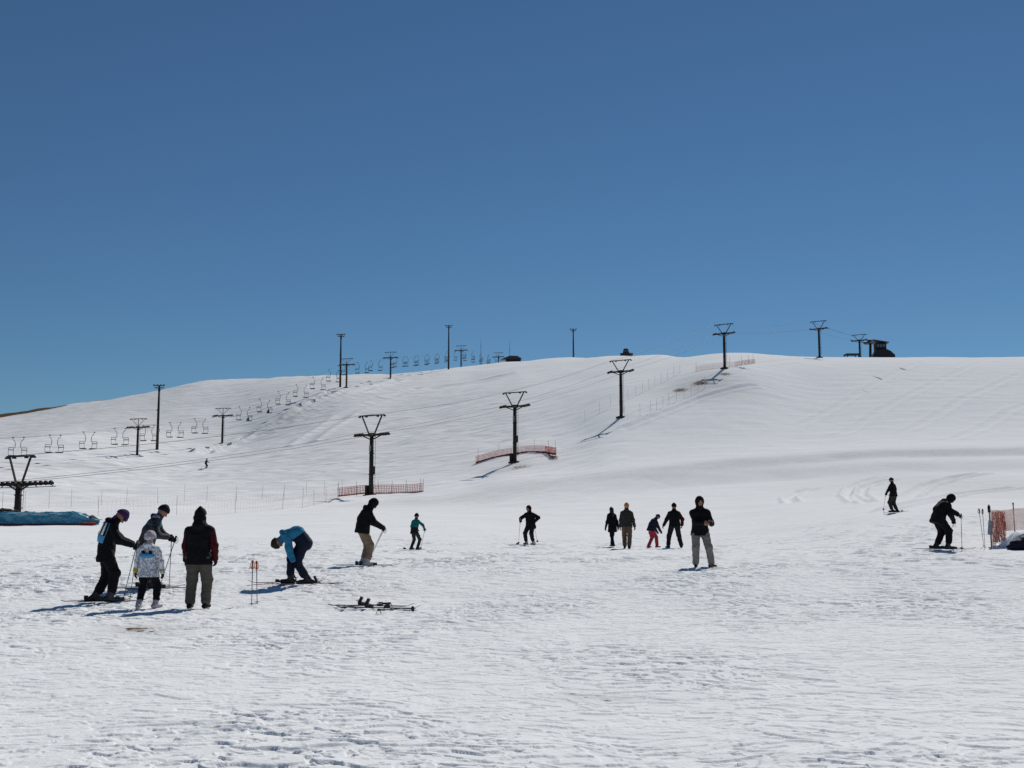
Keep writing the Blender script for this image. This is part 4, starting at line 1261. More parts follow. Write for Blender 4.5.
    if look.get('back_panel'):
        mats.append(look['back_panel'])
        h_ = (C - np.array(T3(pel * sc))) @ np.array(T3(spine)) / sc
        m_ = (h_ > look['panel'][0]) & (h_ < look['panel'][1]) & (np.minimum(np.minimum(segd(sh[-1], el[-1]), segd(sh[1], el[1])), np.minimum(segd(el[-1], wr[-1]), segd(el[1], wr[1]))) > (.105 if not look.get('panel_arms') else -1) * sc)
        mi[m_] = len(mats) - 1
    link('jacket', np_mesh('jacket', [(V, Fq, mi)], mats), t)
    # boots
    for s in (-1, 1):
        fy = R(footyaw[s]); fd = Vector((math.sin(fy), math.cos(fy), 0)); A = an[s]; gz = Vector((0, 0, -boots_up))
        gr = A + gz
        if look.get('skiboots'):
            up_ = (kn[s] - A).normalized()
            bp_ = [('cap', gr - fd * .09 + Vector((0, 0, .06)), gr + fd * .16 + Vector((0, 0, .05)), .055, .048), ('cap', A - fd * .02, A + up_ * .22, .068, .072)]
        else:
            bp_ = [('cap', gr - fd * .07 + Vector((0, 0, .045)), gr + fd * .14 + Vector((0, 0, .038)), .045, .038), ('cap', A - fd * .02, A + Vector((0, 0, .08)), .05, .055)]
        V, Fq = grow(S(bp_), min(vox, .014), .03 * sc, 0, cutf=lambda p, z=float(gr.z) * sc: (z + .004) - p[2])
        link('boot', np_mesh('boot', [(V, Fq, 0)], [look['boots']]), t)
    # head wear and hair
    hat = look.get('hat', 'beanie'); hm = look.get('hatm', None)
    cut_low = lambda lv: (lambda p: (lambda h_: -h_)((p[0] - hc.x * sc) * up.x + (p[1] - hc.y * sc) * up.y + (p[2] - hc.z * sc) * up.z - (lv) * sc
                          + .35 * np.maximum(0, -((p[0] - hc.x * sc) * f0.x + (p[1] - hc.y * sc) * f0.y + (p[2] - hc.z * sc) * f0.z))))
    if hat in ('beanie', 'peaked', 'helmet'):
        r = {'beanie': (.094, .112, .120), 'peaked': (.096, .112, .122), 'helmet': (.112, .132, .132)}[hat]; r = tuple(q_ * hs for q_ in r)
        pr = [('ell', hc + up * .022, HM, r)]
        if hat == 'peaked': pr += [('cap', hc + up * .11 - f0 * .02, hc + up * .165 - f0 * .03, .045, .020)]
        if hat == 'beanie': pr += [('cap', hc + up * .09, hc + up * .115, .05, .045)]
        V, Fq = grow(S(pr), max(vox * .8, .009), .03, .003, 20, 3, cutf=cut_low(.025 if hat != 'helmet' else -.02))
        link('helmet' if hat == 'helmet' else 'hat', np_mesh('hat', [(V, Fq, 0)], [hm]), t)
        if hat != 'helmet':
            pr = [('ell', hc + up * .015 - f0 * .01, HM, (.080, .096, .100))]
            V, Fq = grow(S(pr), max(vox * .8, .009), .02, .004, 25, 5, cutf=lambda p: np.maximum(cut_low(-.05)(p), ((p[0] - hc.x * sc) * f0.x + (p[1] - hc.y * sc) * f0.y + (p[2] - hc.z * sc) * f0.z) - .03 * sc))
            link('hair', np_mesh('hair', [(V, Fq, 0)], [HAIR]), t)
        if look.get('goggles'):
            pr = [('cap', hc + up * .035 + f0 * (.085 if hat != 'helmet' else .10) + rg * k, hc + up * .035 + f0 * (.095 if hat != 'helmet' else .11), .036, .038) for k in (-.05, .05)]
            V, Fq = grow(S(pr), .009, .02)
            link('goggles', np_mesh('goggles', [(V, Fq, 0)], [look['goggles']]), t)
    elif hat == 'hood':
        def cutface(p):
            d = [p[i] - (hc + f0 * .115 - up * .015)[i] * sc for i in range(3)]
            a_ = d[0] * rg.x + d[1] * rg.y + d[2] * rg.z; b_ = d[0] * f0.x + d[1] * f0.y + d[2] * f0.z; c_ = d[0] * up.x + d[1] * up.y + d[2] * up.z
            l = np.sqrt((a_ / .062) ** 2 + (b_ / .12) ** 2 + (c_ / .092) ** 2) / sc
            return (1 - l) * .06
        pr = [('ell', hc + up * .02 - f0 * .012, HM, (.116, .132, .145)), ('cap', neck + hd * .0 - f0 * .02, hc - up * .06 - f0 * .01, .10, .085)]
        V, Fq = grow(S(pr), max(vox * .8, .009), .03, .004, 14, 3, cutf=cutface)
        link('hood', np_mesh('hood', [(V, Fq, 0)], [look['jacket'] if hm is None else hm]), t)
    elif hat in ('hair', 'long_hair'):
        pr = [('ell', hc + up * .022 - f0 * .012, HM, (.088, .104, .112))]
        if hat == 'long_hair': pr += [('cap', hc - f0 * .05, neck - fwd * .09 - spine2 * .10, .085, .07)]
        V, Fq = grow(S(pr), max(vox * .8, .009), .03, .005, 22, 3, cutf=lambda p: np.minimum(((p[0] - hc.x * sc) * f0.x + (p[1] - hc.y * sc) * f0.y + (p[2] - hc.z * sc) * f0.z) - .03 * sc, cut_low(.05)(p)))
        link('hair', np_mesh('hair', [(V, Fq, 0)], [HAIR]), t)
    info = dict(t=t, sc=sc, wr=wr, el=el, an=an, kn=kn, neck=neck, mid=mid, pel=pel, spine=spine, spine2=spine2, right=right, fwd=fwd,
                tors=S(tors), root=Vector(root), yaw=-R(yaw), hc=hc)
    return info

def world(info, p):
    return info['root'] + Matrix.Rotation(info['yaw'], 3, 'Z') @ (Vector(p) * info['sc'])

def hand_grip(info, s):
    d = (info['wr'][s] - info['el'][s]).normalized()
    return world(info, info['wr'][s] + d * .10)

def pole(label, top, tip, group='ski poles', gripm=None, strap=True, shaft=None, flat=False):
    top = Vector(top); tip = Vector(tip); d = (tip - top).normalized()
    t = thing('ski_pole', label, 'ski pole', tip, 0, group)
    a = top - tip; 
    MB().tube([a + d * .05, Vector((0, 0, 0))], [.0085, .0065], 8).build('shaft', shaft or SHAFT, t)
    MB().tube([a - d * .05, a - d * .045, a + d * .02, a + d * .09, a + d * .10], [.008, .021, .016, .019, .012], 10).build('grip', gripm or BLACK, t)
    MB().tube([-d * .075, -d * .070, -d * .062], [.045, .048, .012], 12).build('basket', BLACK, t)
    if strap:
        u = Vector((.06, 0, -.02))
        pts = [a - d * .03 + Vector((math.sin(k * .7) * .04, .01, -.07 + .07 * math.cos(k * .7))) for k in range(9)]
        MB().tube(pts, .006, 5).build('strap', gripm or BLACK, t)
    return t

def ski(label, c, heading, L, m, group='skis', flat=True, binding=True, w=.085, open_=False):
    """c: middle of the ski on the snow; heading in degrees, 0 away from the camera, 90 to the right"""
    cx, cy = c
    a = R(heading); dv = Vector((math.sin(a), math.cos(a), 0))
    z0 = max(H(cx + dv.x * k, cy + dv.y * k) for k in (-L / 2, 0, L / 2)) if False else H(cx, cy)
    zf, zb = H(cx + dv.x * L / 2, cy + dv.y * L / 2), H(cx - dv.x * L / 2, cy - dv.y * L / 2)
    t = thing('ski', label, 'ski', (cx, cy, (zf + zb) / 2 * .5 + z0 * .5 + .02), -a, group)
    t.rotation_euler = (math.atan2(zf - zb, L), 0, -a)
    n = 22; vs = []; fs = []
    for i in range(n):
        u = i / (n - 1); y = -L / 2 + L * u
        hw = w / 2 * (1 - .28 * math.sin(math.pi * min(1, max(0, (u - .05) / .85)))) 
        if u > .93: hw *= math.sqrt(max(0.02, 1 - ((u - .93) / .07) ** 2))
        if u < .03: hw *= .8
        z = .0 + (.055 * max(0, (u - .88) / .12) ** 1.6) + .02 * max(0, (.05 - u) / .05)
        th = .012 if .08 < u < .9 else .007
        vs += [(-hw, y, z), (hw, y, z), (hw, y, z + th), (-hw, y, z + th)]
    for i in range(n - 1):
        for k in range(4):
            fs.append((i * 4 + k, i * 4 + (k + 1) % 4, (i + 1) * 4 + (k + 1) % 4, (i + 1) * 4 + k))
    fs += [(3, 2, 1, 0), tuple((n - 1) * 4 + k for k in range(4))]
    MB().add(vs, fs).build('board', m, t)
    if binding:
        MB().box((0, .16, .03), (.07, .10, .04)).box((0, .17, .055), (.06, .07, .03)).build('toe_binding', BLACK, t)
        b = MB().box((0, -.16, .035), (.07, .14, .05))
        if open_:
            b.box((0, -.19, .10), (.06, .05, .13), Matrix.Rotation(R(-25), 3, 'X')).bar((-.05, -.08, .03), (-.05, -.26, .10), .01, .01).bar((.05, -.08, .03), (.05, -.26, .10), .01, .01)
        else: b.box((0, -.20, .07), (.06, .07, .06))
        b.build('heel_binding', BLACK, t)
    return t

def skis_for(info, heading, L, m, who, group, off=(0, 0), bind=True):
    for s, nm in ((-1, 'left'), (1, 'right')):
        p = world(info, Vector((info['an'][s].x, info['an'][s].y, 0)) + Vector((0, .03, 0)))
        ski('%s ski under %s' % (nm, who), (p.x + off[0], p.y + off[1]), heading + (2 if s > 0 else -1), L, m, group, True, bind)

HAIR = mat('dark hair', (.018, .013, .010), .7, 0, .004, 60, .3)
BLK = fabric('black fabric', (.006, .006, .008)); BLK2 = fabric('charcoal fabric', (.014, .014, .018)); NAVY = fabric('navy fabric', (.012, .016, .035))
RED = fabric('dark red fabric', (.055, .005, .008)); REDT = fabric('coral red fabric', (.34, .035, .05)); OLIVE = fabric('olive grey fabric', (.085, .078, .062))
KHAKI = fabric('khaki fabric', (.20, .145, .095)); TEAL = fabric('teal fabric', (.01, .13, .13)); BLUE = fabric('sky blue fabric', (.028, .18, .32))
GREYT = fabric('grey marl fabric', (.20, .185, .17)); PURP = fabric('purple knit', (.055, .022, .085)); GREENB = fabric('dark green fabric', (.02, .024, .018))
BROWN = fabric('brown fabric', (.12, .075, .048)); YEL = fabric('yellow fabric', (.42, .33, .05)); ORG = fabric('orange knit', (.60, .20, .02))
DGREEN = fabric('dark olive fabric', (.03, .033, .026)); WBOOT = mat('pale grey ski boot', (.34, .34, .35), .4, 0, .003, 20, .3)
DBOOT = mat('dark ski boot', (.018, .018, .022), .4, 0, .003, 20, .3); RBOOT = mat('dark red boot', (.12, .02, .02), .5)
SPOT = blotch('white jacket with grey blots', (.34, .35, .40), (.70, .70, .72), (.84, .84, .85), 26)
SPOTH = blotch('patterned helmet', (.30, .30, .34), (.45, .34, .38), (.72, .72, .74), 30)
PATT = blotch('grey and navy patterned jacket', (.010, .012, .02), (.035, .04, .055), (.008, .008, .011), 18)
LILAC = fabric('pale lilac fabric', (.25, .24, .34)); CYAN = fabric('light blue bib', (.08, .30, .52)); WHITEF = fabric('white print', (.72, .74, .76))

# 1 skier with number bib
a = person('black-clad skier with a blue numbered bib and purple hat, planting a pole', 104, 602, 1.74, 72,
           dict(pelvis=(0, .0, .94), lean=3, lean2=20, head=56, feet={-1: (-.10, -.15, 0), 1: (.12, .12, 0)}, footyaw={-1: 0, 1: 0},
                hands={-1: (-.16, .46, 1.06), 1: (.20, .45, 1.05)}, elbow={-1: (-1, -.4, -.8), 1: (1, -.4, -.8)}, grip={-1: 1, 1: 1}, thumb=1),
           dict(jacket=BLK, trousers=BLK, boots=DBOOT, hat='beanie', hatm=PURP, gloves=BLK2, skiboots=1, hood_back=1, hem=.14, puff=1.17, goggles=BLACK, baggy=1.25), group='people on the snow')
gp1 = hand_grip(a, 1); tip = hit(122.5, 601.5)
pole('pole leaning back from the gloved hand of the numbered-bib skier', gp1 + Vector((0, 0, .03)), (tip[0], tip[1], H(*tip)), 'ski poles', BLACK)
g2 = hand_grip(a, -1); pole('far-side pole of the numbered-bib skier, mostly hidden by the near one', g2 + Vector((0, 0, .03)), (g2.x - .12, g2.y + .05, H(g2.x - .12, g2.y + .05)), 'ski poles', BLACK)
skis_for(a, 74, 1.25, SKIM, 'the numbered-bib skier in black', 'skis of the numbered-bib skier')
# the bib lies over the back and wraps the sides; digits follow the cloth
def bib(info):
    sc = info['sc']; tors = info['tors']; C0 = (info['mid'] + info['spine2'] * .12) * sc
    up = info['spine2']; fw = info['fwd']; rt = info['right']
    up_, fw_, rt_ = [np.array(T3(v)) for v in (up, fw, rt)]; c = np.array(T3(C0))
    def onto(u, v, lift):
        """u: angle round the back from the spine (positive to the right), v: height"""
        d = -fw_ * math.cos(u) + rt_ * math.sin(u); o = c + up_ * v
        t = .45
        for _ in range(40):
            p = o + d * t
            e = float(prim_sdf(tors, tuple(np.array([q]) for q in p), .045 * sc)[0]) - lift
            if e < .0008: break
            t -= e * .8
        return tuple(o + d * t)
    def patch(u0, u1, v0, v1, lift, nu, nv, name, m, par):
        vs = [onto(u0 + (u1 - u0) * i / nu, v0 + (v1 - v0) * j / nv, lift + k * .006) for k in (0, 1) for i in range(nu + 1) for j in range(nv + 1)]
        N = (nu + 1) * (nv + 1); idx = lambda i, j, k: k * N + i * (nv + 1) + j
        fs = [(idx(i, j, 1), idx(i + 1, j, 1), idx(i + 1, j + 1, 1), idx(i, j + 1, 1)) for i in range(nu) for j in range(nv)]
        fs += [(idx(i, 0, 0), idx(i + 1, 0, 0), idx(i + 1, 0, 1), idx(i, 0, 1)) for i in range(nu)] + [(idx(i, nv, 1), idx(i + 1, nv, 1), idx(i + 1, nv, 0), idx(i, nv, 0)) for i in range(nu)]
        return vs, fs
    m = MB(); m.add(*patch(-.9, 1.40, -.24, .14, .014, 22, 10, '', None, None), smooth=True)
    b = m.build('bib', CYAN, info['t'])
    # dark field with white digits 101
    m = MB(); m.add(*patch(-.8, 1.34, -.11, .13, .022, 20, 6, '', None, None), smooth=True); m.build('number_field', BLK2, b)
    dg = MB()
    def stroke(u0, v0, u1, v1): dg.add(*patch(u0, u1, v0, v1, .030, 3, 4, '', None, None), smooth=True)
    stroke(.0, -.10, .16, .12)
    stroke(.34, -.10, .46, .12); stroke(.70, -.10, .82, .12); stroke(.46, .08, .70, .12); stroke(.46, -.10, .70, -.06)
    stroke(1.0, -.10, 1.18, .12)
    dg.build('number', WHITEF, b)
bib(a)
V, Fq = grow([('cap', T3((a['neck'] + a['spine2'] * .03) * a['sc']), T3((a['neck'] + a['spine2'] * .09 + a['fwd'] * .02) * a['sc']), .088, .080)], .012, fold=.004)
link('neck_warmer', np_mesh('neck_warmer', [(V, Fq, 0)], [PURP]), a['t'])

# 2 skier behind the child
b = person('tall skier in a dark patterned jacket with teal trim, leaning on poles behind the child', 150, 588.5, 1.76, 78,
           dict(pelvis=(0, -.10, .93), lean=14, lean2=28, head=34, feet={-1: (-.12, -.10, 0), 1: (.12, .08, 0)}, footyaw={-1: 0, 1: 0},
                hands={-1: (-.15, .38, 1.02), 1: (.14, .32, 1.04)}, elbow={-1: (-1, -.6, -.5), 1: (1, -.6, -.5)}, grip={-1: 1, 1: 1}),
           dict(jacket=PATT, trousers=BLK2, boots=DBOOT, hat='beanie', hatm=BLK2, gloves=BLK, skiboots=1, hood_back=1, back_panel=TEAL, panel=(.37, .44), hem=.08, puff=1.2, baggy=1.2), group='people on the snow')
V, Fq = grow([('cap', T3((b['neck'] - b['fwd'] * .02 - b['right'] * .07) * b['sc']), T3((b['neck'] - b['fwd'] * .02 + b['right'] * .07) * b['sc']), .085, .085)], .012)
link('collar', np_mesh('collar', [(V, Fq, 0)], [LILAC]), b['t'])
V, Fq = grow([('cap', T3((b['pel'] - Vector((0, .14, -.0)) - b['right'] * .10) * b['sc']), T3((b['pel'] - Vector((0, .14, -.0)) + b['right'] * .12) * b['sc']), .062, .062)], .012, fold=.006)
link('waist_bag', np_mesh('waist_bag', [(V, Fq, 0)], [YEL]), b['t'])
for s, tp, nm in ((1, (169, 588.5), 'near upright pole of the tall skier behind the child'), (-1, (160, 586), 'slanted far pole of the tall skier behind the child')):
    g2 = hand_grip(b, s); tip = hit(*tp)
    pole(nm, g2 + Vector((0, 0, .03)), (tip[0], tip[1], H(*tip)))
skis_for(b, 84, 1.6, SKIM, 'the tall skier behind the child', 'skis of the tall skier')

# 3 child
c = person('small child in a blotchy white jacket and helmet, seen from behind', 147, 608.5, 1.30, 5,
           dict(pelvis=(0, 0, .93), lean=2, head=2, slim=1.06, feet={-1: (-.17, -.08, 0), 1: (.17, .10, 0)}, footyaw={-1: -8, 1: 20},
                hands={-1: (-.34, .04, .80), 1: (.34, .04, .78)}, elbow={-1: (-1, -.3, .1), 1: (1, -.3, .1)}),
           dict(jacket=SPOT, trousers=BLK, boots=WBOOT, hat='helmet', hatm=SPOTH, gloves=BLK2, cuff=YEL, skiboots=1, hood_back=1, hem=.13, puff=1.22, baggy=1.2, headscale=1.2), group='people on the snow')
sc = c['sc']
V, Fq = grow([('cap', T3((c['mid'] - Vector((-k0, .155, -.07 + .01))) * sc), T3((c['mid'] - Vector((-k0 - .07, .155, -.07 + .01))) * sc), .034, .034) for k0 in (-.14, -.07, 0, .07)], .010, fold=.003)
link('ribbon', np_mesh('ribbon', [(V, Fq, 0)], [CYAN]), c['t'])
V, Fq = grow([('cap', T3((c['mid'] - Vector((-k0, .15, -.15))) * sc), T3((c['mid'] - Vector((-k0 - .02, .155, -.13))) * sc), .026, .026) for k0 in (-.09, .08)], .010)
link('badge', np_mesh('badge', [(V, Fq, 0)], [BLK]), c['t'])

# 4 adult with peaked hat
person('adult from behind in a peaked hat, red-sleeved black jacket and olive trousers', 197, 608.5, 1.70, 3,
       dict(lean=2, head=2, slim=1.12, feet={-1: (-.135, 0, 0), 1: (.15, .02, 0)}, footyaw={-1: -6, 1: 6}, hands={-1: (-.27, .10, .86), 1: (.27, .12, .88)}, elbow={-1: (-.6, -1, 0), 1: (.6, -1, 0)}),
       dict(jacket=BLK, sleeves=RED, trousers=OLIVE, boots=BLK2, hat='peaked', hatm=BLK, gloves=BLK, hem=.10, puff=1.16, baggy=1.3, hood_back=1, neck_cover=1), group='people on the snow')

# 5 person bending over the skis
e = person('person in a sky blue jacket bending down to ski bindings', 298.5, 584, 1.72, 264,
           dict(armlow=1, pelvis=(0, -.09, .89), lean=36, lean2=106, head=124, feet={-1: (-.14, -.20, 0), 1: (.12, .20, 0)}, footyaw={-1: 0, 1: 0},
                hands={-1: (-.27, .10, .50), 1: (-.16, .16, .46)}, elbow={-1: (-.7, .8, .1), 1: (.7, .8, .1)}, palm={-1: (1, 0, -.4), 1: (-1, 0, -.4)}),
           dict(jacket=BLUE, trousers=NAVY, boots=DBOOT, hat='beanie', hatm=GREENB, gloves=BLK, skiboots=1, hem=-.06, puff=1.2, baggy=1.25, hood_back=1, back_panel=NAVY, panel=(-.3, .17)), group='people on the snow')
fp = {s: world(e, Vector((e['an'][s].x, e['an'][s].y, 0))) for s in (-1, 1)}
ski('near red-brown ski under the rear boot of the bending person in blue', (fp[-1].x - .02, fp[-1].y - .02), 264, 1.55, SKIR, 'skis of the bending person', open_=True)
ski('far red-brown ski under the front boot of the bending person in blue', (fp[1].x - .10, fp[1].y + .05), 262, 1.55, SKIR, 'skis of the bending person', open_=True)

# 6 khaki trousers
f6 = person('skier in khaki trousers and a black jacket leaning over two poles', 363, 566, 1.76, 74,
            dict(pelvis=(0, -.03, .93), lean=8, lean2=26, head=40, feet={-1: (-.12, .02, 0), 1: (.12, .10, 0)}, footyaw={-1: 0, 1: 0},
                 hands={-1: (-.14, .46, 1.0), 1: (.16, .44, .98)}, elbow={-1: (-1, -.6, -.8), 1: (1, -.6, -.8)}, grip={-1: 1, 1: 1}),
            dict(jacket=BLK, trousers=KHAKI, boots=WBOOT, hat='hood', hatm=BLK, gloves=BLK2, skiboots=1, hood_back=1, hem=.04, puff=1.34, baggy=1.2), group='people on the snow')
for s, tp, nm in ((1, (371, 557), 'slanted near pole of the khaki-trousered skier'), (-1, (369, 560), 'far pole of the khaki-trousered skier')):
    g2 = hand_grip(f6, s); tip = hit(*tp); pole(nm, g2 + Vector((0, 0, .03)), (tip[0], tip[1], H(*tip)))
skis_for(f6, 82, 1.6, SKIG, 'the khaki-trousered skier', 'skis of the khaki-trousered skier')

# 7 child in teal
k7 = person('youngster in a teal jacket skiing away with one pole', 415, 550, 1.45, 35,
            dict(pelvis=(0, -.06, .88), lean=10, lean2=16, head=5, feet={-1: (-.22, .0, 0), 1: (.16, .0, 0)}, footyaw={-1: 0, 1: 0},
                 hands={-1: (-.22, .32, .95), 1: (.36, .24, 1.0)}, elbow={-1: (-1, -.6, 0), 1: (1, -.6, 0)}, grip={1: 1}),
            dict(jacket=BLK2, sleeves=TEAL, sleeve_full=1, trousers=DGREEN, boots=DBOOT, hat='beanie', hatm=BLK, gloves=BLK, skiboots=1, hem=.06, back_panel=TEAL, panel=(.17, .6), panel_arms=1), group='people on the snow')
g2 = hand_grip(k7, 1); tip = hit(420.5, 549); pole('pole in the right hand of the youngster in teal', g2 + Vector((0, 0, .03)), (tip[0], tip[1], H(*tip)))
skis_for(k7, 300, 1.0, SKIM, 'the youngster in teal', 'skis of the youngster in teal', off=(-.15, 0))

# 8 black skier with two poles
k8 = person('skier all in black holding a pole out on each side, left of the walking couple', 530, 545, 1.68, 215,
            dict(pelvis=(0, -.06, .90), lean=8, lean2=14, head=15, feet={-1: (-.17, -.02, 0), 1: (.17, .05, 0)}, footyaw={-1: 0, 1: 0},
                 hands={-1: (-.33, .12, 1.02), 1: (.26, .36, 1.08)}, elbow={-1: (-1, -.6, 0), 1: (1, -.6, 0)}, grip={1: 1, -1: 1}),
            dict(jacket=BLK, trousers=BLK2, boots=WBOOT, hat='hood', hatm=BLK, gloves=BLK, skiboots=1, hem=.12, puff=1.25, baggy=1.2), group='people on the snow')
for s, tp, nm in ((1, (518.5, 543.5), 'left outstretched pole of the skier all in black'), (-1, (537.5, 541.5), 'right upright pole of the skier all in black')):
    g2 = hand_grip(k8, s); tip = hit(*tp); pole(nm, g2 + Vector((0, 0, .03)), (tip[0], tip[1], H(*tip)))
skis_for(k8, 262, 1.5, SKIG, 'the skier all in black', 'skis of the skier all in black', off=(-.2, 0))

# 9, 10 walking couple
person('long-haired person in a knee-length black coat walking', 612.5, 546.5, 1.58, 335,
       dict(lean=6, head=6, slim=.92, feet={-1: (-.07, -.20, 0), 1: (.06, .18, 0)}, hands={-1: (-.28, .12, .82), 1: (.30, -.04, .80)}),
       dict(jacket=BLK, trousers=BLK, boots=BLK, hat='long_hair', gloves=BLK, hem=.24), group='people on the snow')
person('person in an orange hat, dark jacket and brown trousers walking away', 627, 548.5, 1.72, 12,
       dict(lean=3, head=2, feet={-1: (-.10, .10, 0), 1: (.10, -.10, 0)}, hands={-1: (-.27, .06, .84), 1: (.32, .10, .78)}),
       dict(jacket=DGREEN, trousers=BROWN, boots=BLK, hat='beanie', hatm=ORG, gloves=BLK, hem=.04, puff=1.15, baggy=1.2), group='people on the snow')

# 11 child in red trousers
person('stooping child in red trousers and a navy jacket', 653, 547.5, 1.42, 72,
       dict(pelvis=(0, -.10, .90), lean=20, lean2=32, head=48, feet={-1: (-.16, -.16, 0), 1: (.14, .16, 0)}, footyaw={-1: -10, 1: 10}, hands={-1: (-.2, .32, .74), 1: (.2, .34, .76)}),
       dict(jacket=NAVY, trousers=REDT, boots=RBOOT, hat='beanie', hatm=NAVY, gloves=BLK2, hem=.04, puff=1.25, baggy=1.15), group='people on the snow')
# 12
person('adult in black with one red sleeve, legs apart beside the stooping child', 675, 548, 1.70, 352,
       dict(lean=4, head=0, feet={-1: (-.27, .02, 0), 1: (.27, .02, 0)}, footyaw={-1: -20, 1: 25}, pelvis=(0, 0, .92), hands={-1: (-.40, .22, .86), 1: (.32, .06, .90)}),
       dict(jacket=BLK, sleeves=RED, sleeve_sides=(1,), sleeve_full=1, trousers=BLK2, boots=BLK, hat='beanie', hatm=BLK, hem=.02, puff=1.22, baggy=1.2), group='people on the snow')
# 13 facing the camera
m13 = person('person in a black hoodie and grey joggers facing the camera, looking at a phone', 701.5, 567.5, 1.73, 182,
             dict(lean=2, head=12, head_yaw=-8, slim=1.08, pelvis=(.02, 0, .93), feet={-1: (-.25, .05, 0), 1: (.14, .0, 0)}, footyaw={-1: -35, 1: 8},
                  hands={-1: (-.20, .30, 1.12), 1: (-.03, .33, 1.10)}, elbow={-1: (-.5, -.5, -1), 1: (.5, -.5, -1)}, palm={-1: (.4, -.2, 1), 1: (-1, .2, 0)}),
             dict(jacket=BLK, trousers=GREYT, boots=BLK, hat='hood', hem=.06, puff=1.12, baggy=1.22), group='people on the snow')
hp = world(m13, m13['wr'][-1] + (m13['wr'][-1] - m13['el'][-1]).normalized() * .09 + Vector((0, .02, .03)))
ph = thing('phone', 'phone held in both hands of the person in grey joggers', 'phone', hp, 0)
MB().box((0, 0, .02), (.075, .010, .15), Matrix.Rotation(R(-40), 3, 'X')).build('case', BLACK, ph)
MB().box((0, .006, .024), (.068, .003, .14), Matrix.Rotation(R(-40), 3, 'X')).build('screen', WINM, ph)

# 14 skier upper right
k14 = person('skier in a dark jacket and olive trousers alone among the curved tracks', 893.5, 512.5, 1.68, 318,
             dict(pelvis=(0, -.04, .93), lean=3, lean2=6, head=15, head_yaw=-15, feet={-1: (-.12, .0, 0), 1: (.14, -.12, 0)}, footyaw={-1: 0, 1: 0},
                  hands={-1: (-.20, .24, .98), 1: (.22, .20, .95)}, grip={-1: 1}, elbow={-1: (-1, -.6, 0), 1: (1, -.6, 0)}),
             dict(jacket=BLK, trousers=DGREEN, boots=DBOOT, hat='beanie', hatm=BLK2, gloves=BLK, skiboots=1, hem=.04, puff=1.15, baggy=1.3), group='people on the snow')
g2 = hand_grip(k14, -1); tip = hit(883.5, 509.5); pole('slanted pole of the lone skier among the curved tracks', g2 + Vector((0, 0, .03)), (tip[0], tip[1], H(*tip)))
skis_for(k14, 118, 1.0, SKIM, 'the lone skier among the curved tracks', 'skis of the lone skier', off=(.1, 0))

# 15 skier by the near fence
k15 = person('stooping skier in black pushing on poles beside the near orange fence', 942, 549.5, 1.78, 84,
             dict(pelvis=(0, -.07, .90), lean=18, lean2=44, head=44, feet={-1: (-.13, -.10, 0), 1: (.12, .14, 0)}, footyaw={-1: 0, 1: 0},
                  hands={-1: (-.16, .66, .98), 1: (.16, .30, .84)}, elbow={-1: (-1, -.6, -.2), 1: (1, -.6, -.2)}, grip={1: 1, -1: 1}),
             dict(jacket=BLK, trousers=BLK, boots=DBOOT, hat='hood', hatm=BLK, gloves=BLK2, skiboots=1, hem=.1, puff=1.36, hood_back=1, baggy=1.3), group='people on the snow')
for s, tp, nm in ((-1, (962, 550.5), 'upright front pole of the stooping skier near the fence'), (1, (947, 540), 'rear slanted pole of the stooping skier near the fence')):
    g2 = hand_grip(k15, s); tip = hit(*tp); pole(nm, g2 + Vector((0, 0, .03)), (tip[0], tip[1], H(*tip)))
skis_for(k15, 94, 1.5, SKIG, 'the stooping skier near the fence', 'skis of the stooping skier')

# 16 far skier
k16 = person('tiny lone skier crossing the left slope below the back lift', 206, 468.5, 1.95, 40,
             dict(pelvis=(0, -.08, .88), lean=14, lean2=20, head=10, feet={-1: (-.12, .0, 0), 1: (.14, .05, 0)}, hands={-1: (-.30, .30, .95), 1: (.34, .34, 1.0)}),
             dict(jacket=BLK, trousers=BLK, boots=DBOOT, hat='beanie', hatm=BLK, skiboots=1, gloves=BLK), group='people on the snow')
skis_for(k16, 252, 1.7, SKIM, 'the tiny lone skier on the left slope', 'skis of the tiny far skier', off=(-.5, 0), bind=False)

# riders sitting on two chairs
def rider(side, pxw, label, jk, tr):
    key = min((k for k in RIDERS if k[0] == side), key=lambda k: abs(k[1] - pxw))
    ch = RIDERS[key]; p = Vector(ch.location)
    yaw = -math.degrees(ch.rotation_euler.z)
    off = Matrix.Rotation(ch.rotation_euler.z, 3, 'Z') @ Vector((-.2, -.10, 0)) * CH
    person(label, pxw, 400, 1.74, yaw + 180,
           dict(pelvis=(0, 0, .0), lean=4, lean2=10, head=10, feet={-1: (-.14, .46, -.42), 1: (.14, .46, -.42)}, hands={-1: (-.2, .35, .16), 1: (.2, .35, .16)}),
           dict(jacket=jk, trousers=tr, boots=DBOOT, hat='beanie', hatm=BLK, skiboots=1, gloves=BLK),
           root=p + off + Vector((0, 0, -2.62 * CH)), group='people riding the back lift')
rider(1, 255, 'person in brownish clothes riding a back-lift chair, left of the other rider', fabric('worn brown', (.10, .075, .06)), BLK2)
rider(1, 276, 'person in black riding a back-lift chair, right of the other rider', BLK, BLK)

# dark bundle against the snow bank, a rounded dark navy shape
bx_, by_ = hit(1022, 549)
V, Fq = grow([('cap', (-.22, 0, .12), (.15, .03, .17), .15, .23), ('cap', (.15, 0, .17), (.8, .05, .18), .23, .20), ('cap', (-.34, 0, .05), (.9, 0, .05), .10, .10)], .016, .08, .022, 6, 9, cutf=lambda p: .0 - p[2])
o_ = link('mound', np_mesh('mound', [(V, Fq, 0)], [fabric('dark navy surface', (.012, .016, .03), .7)]), None, (bx_, by_, H(bx_, by_) - .02))
tag(o_, 'dark navy bundle lying against the snow bank at the right edge', 'mound')

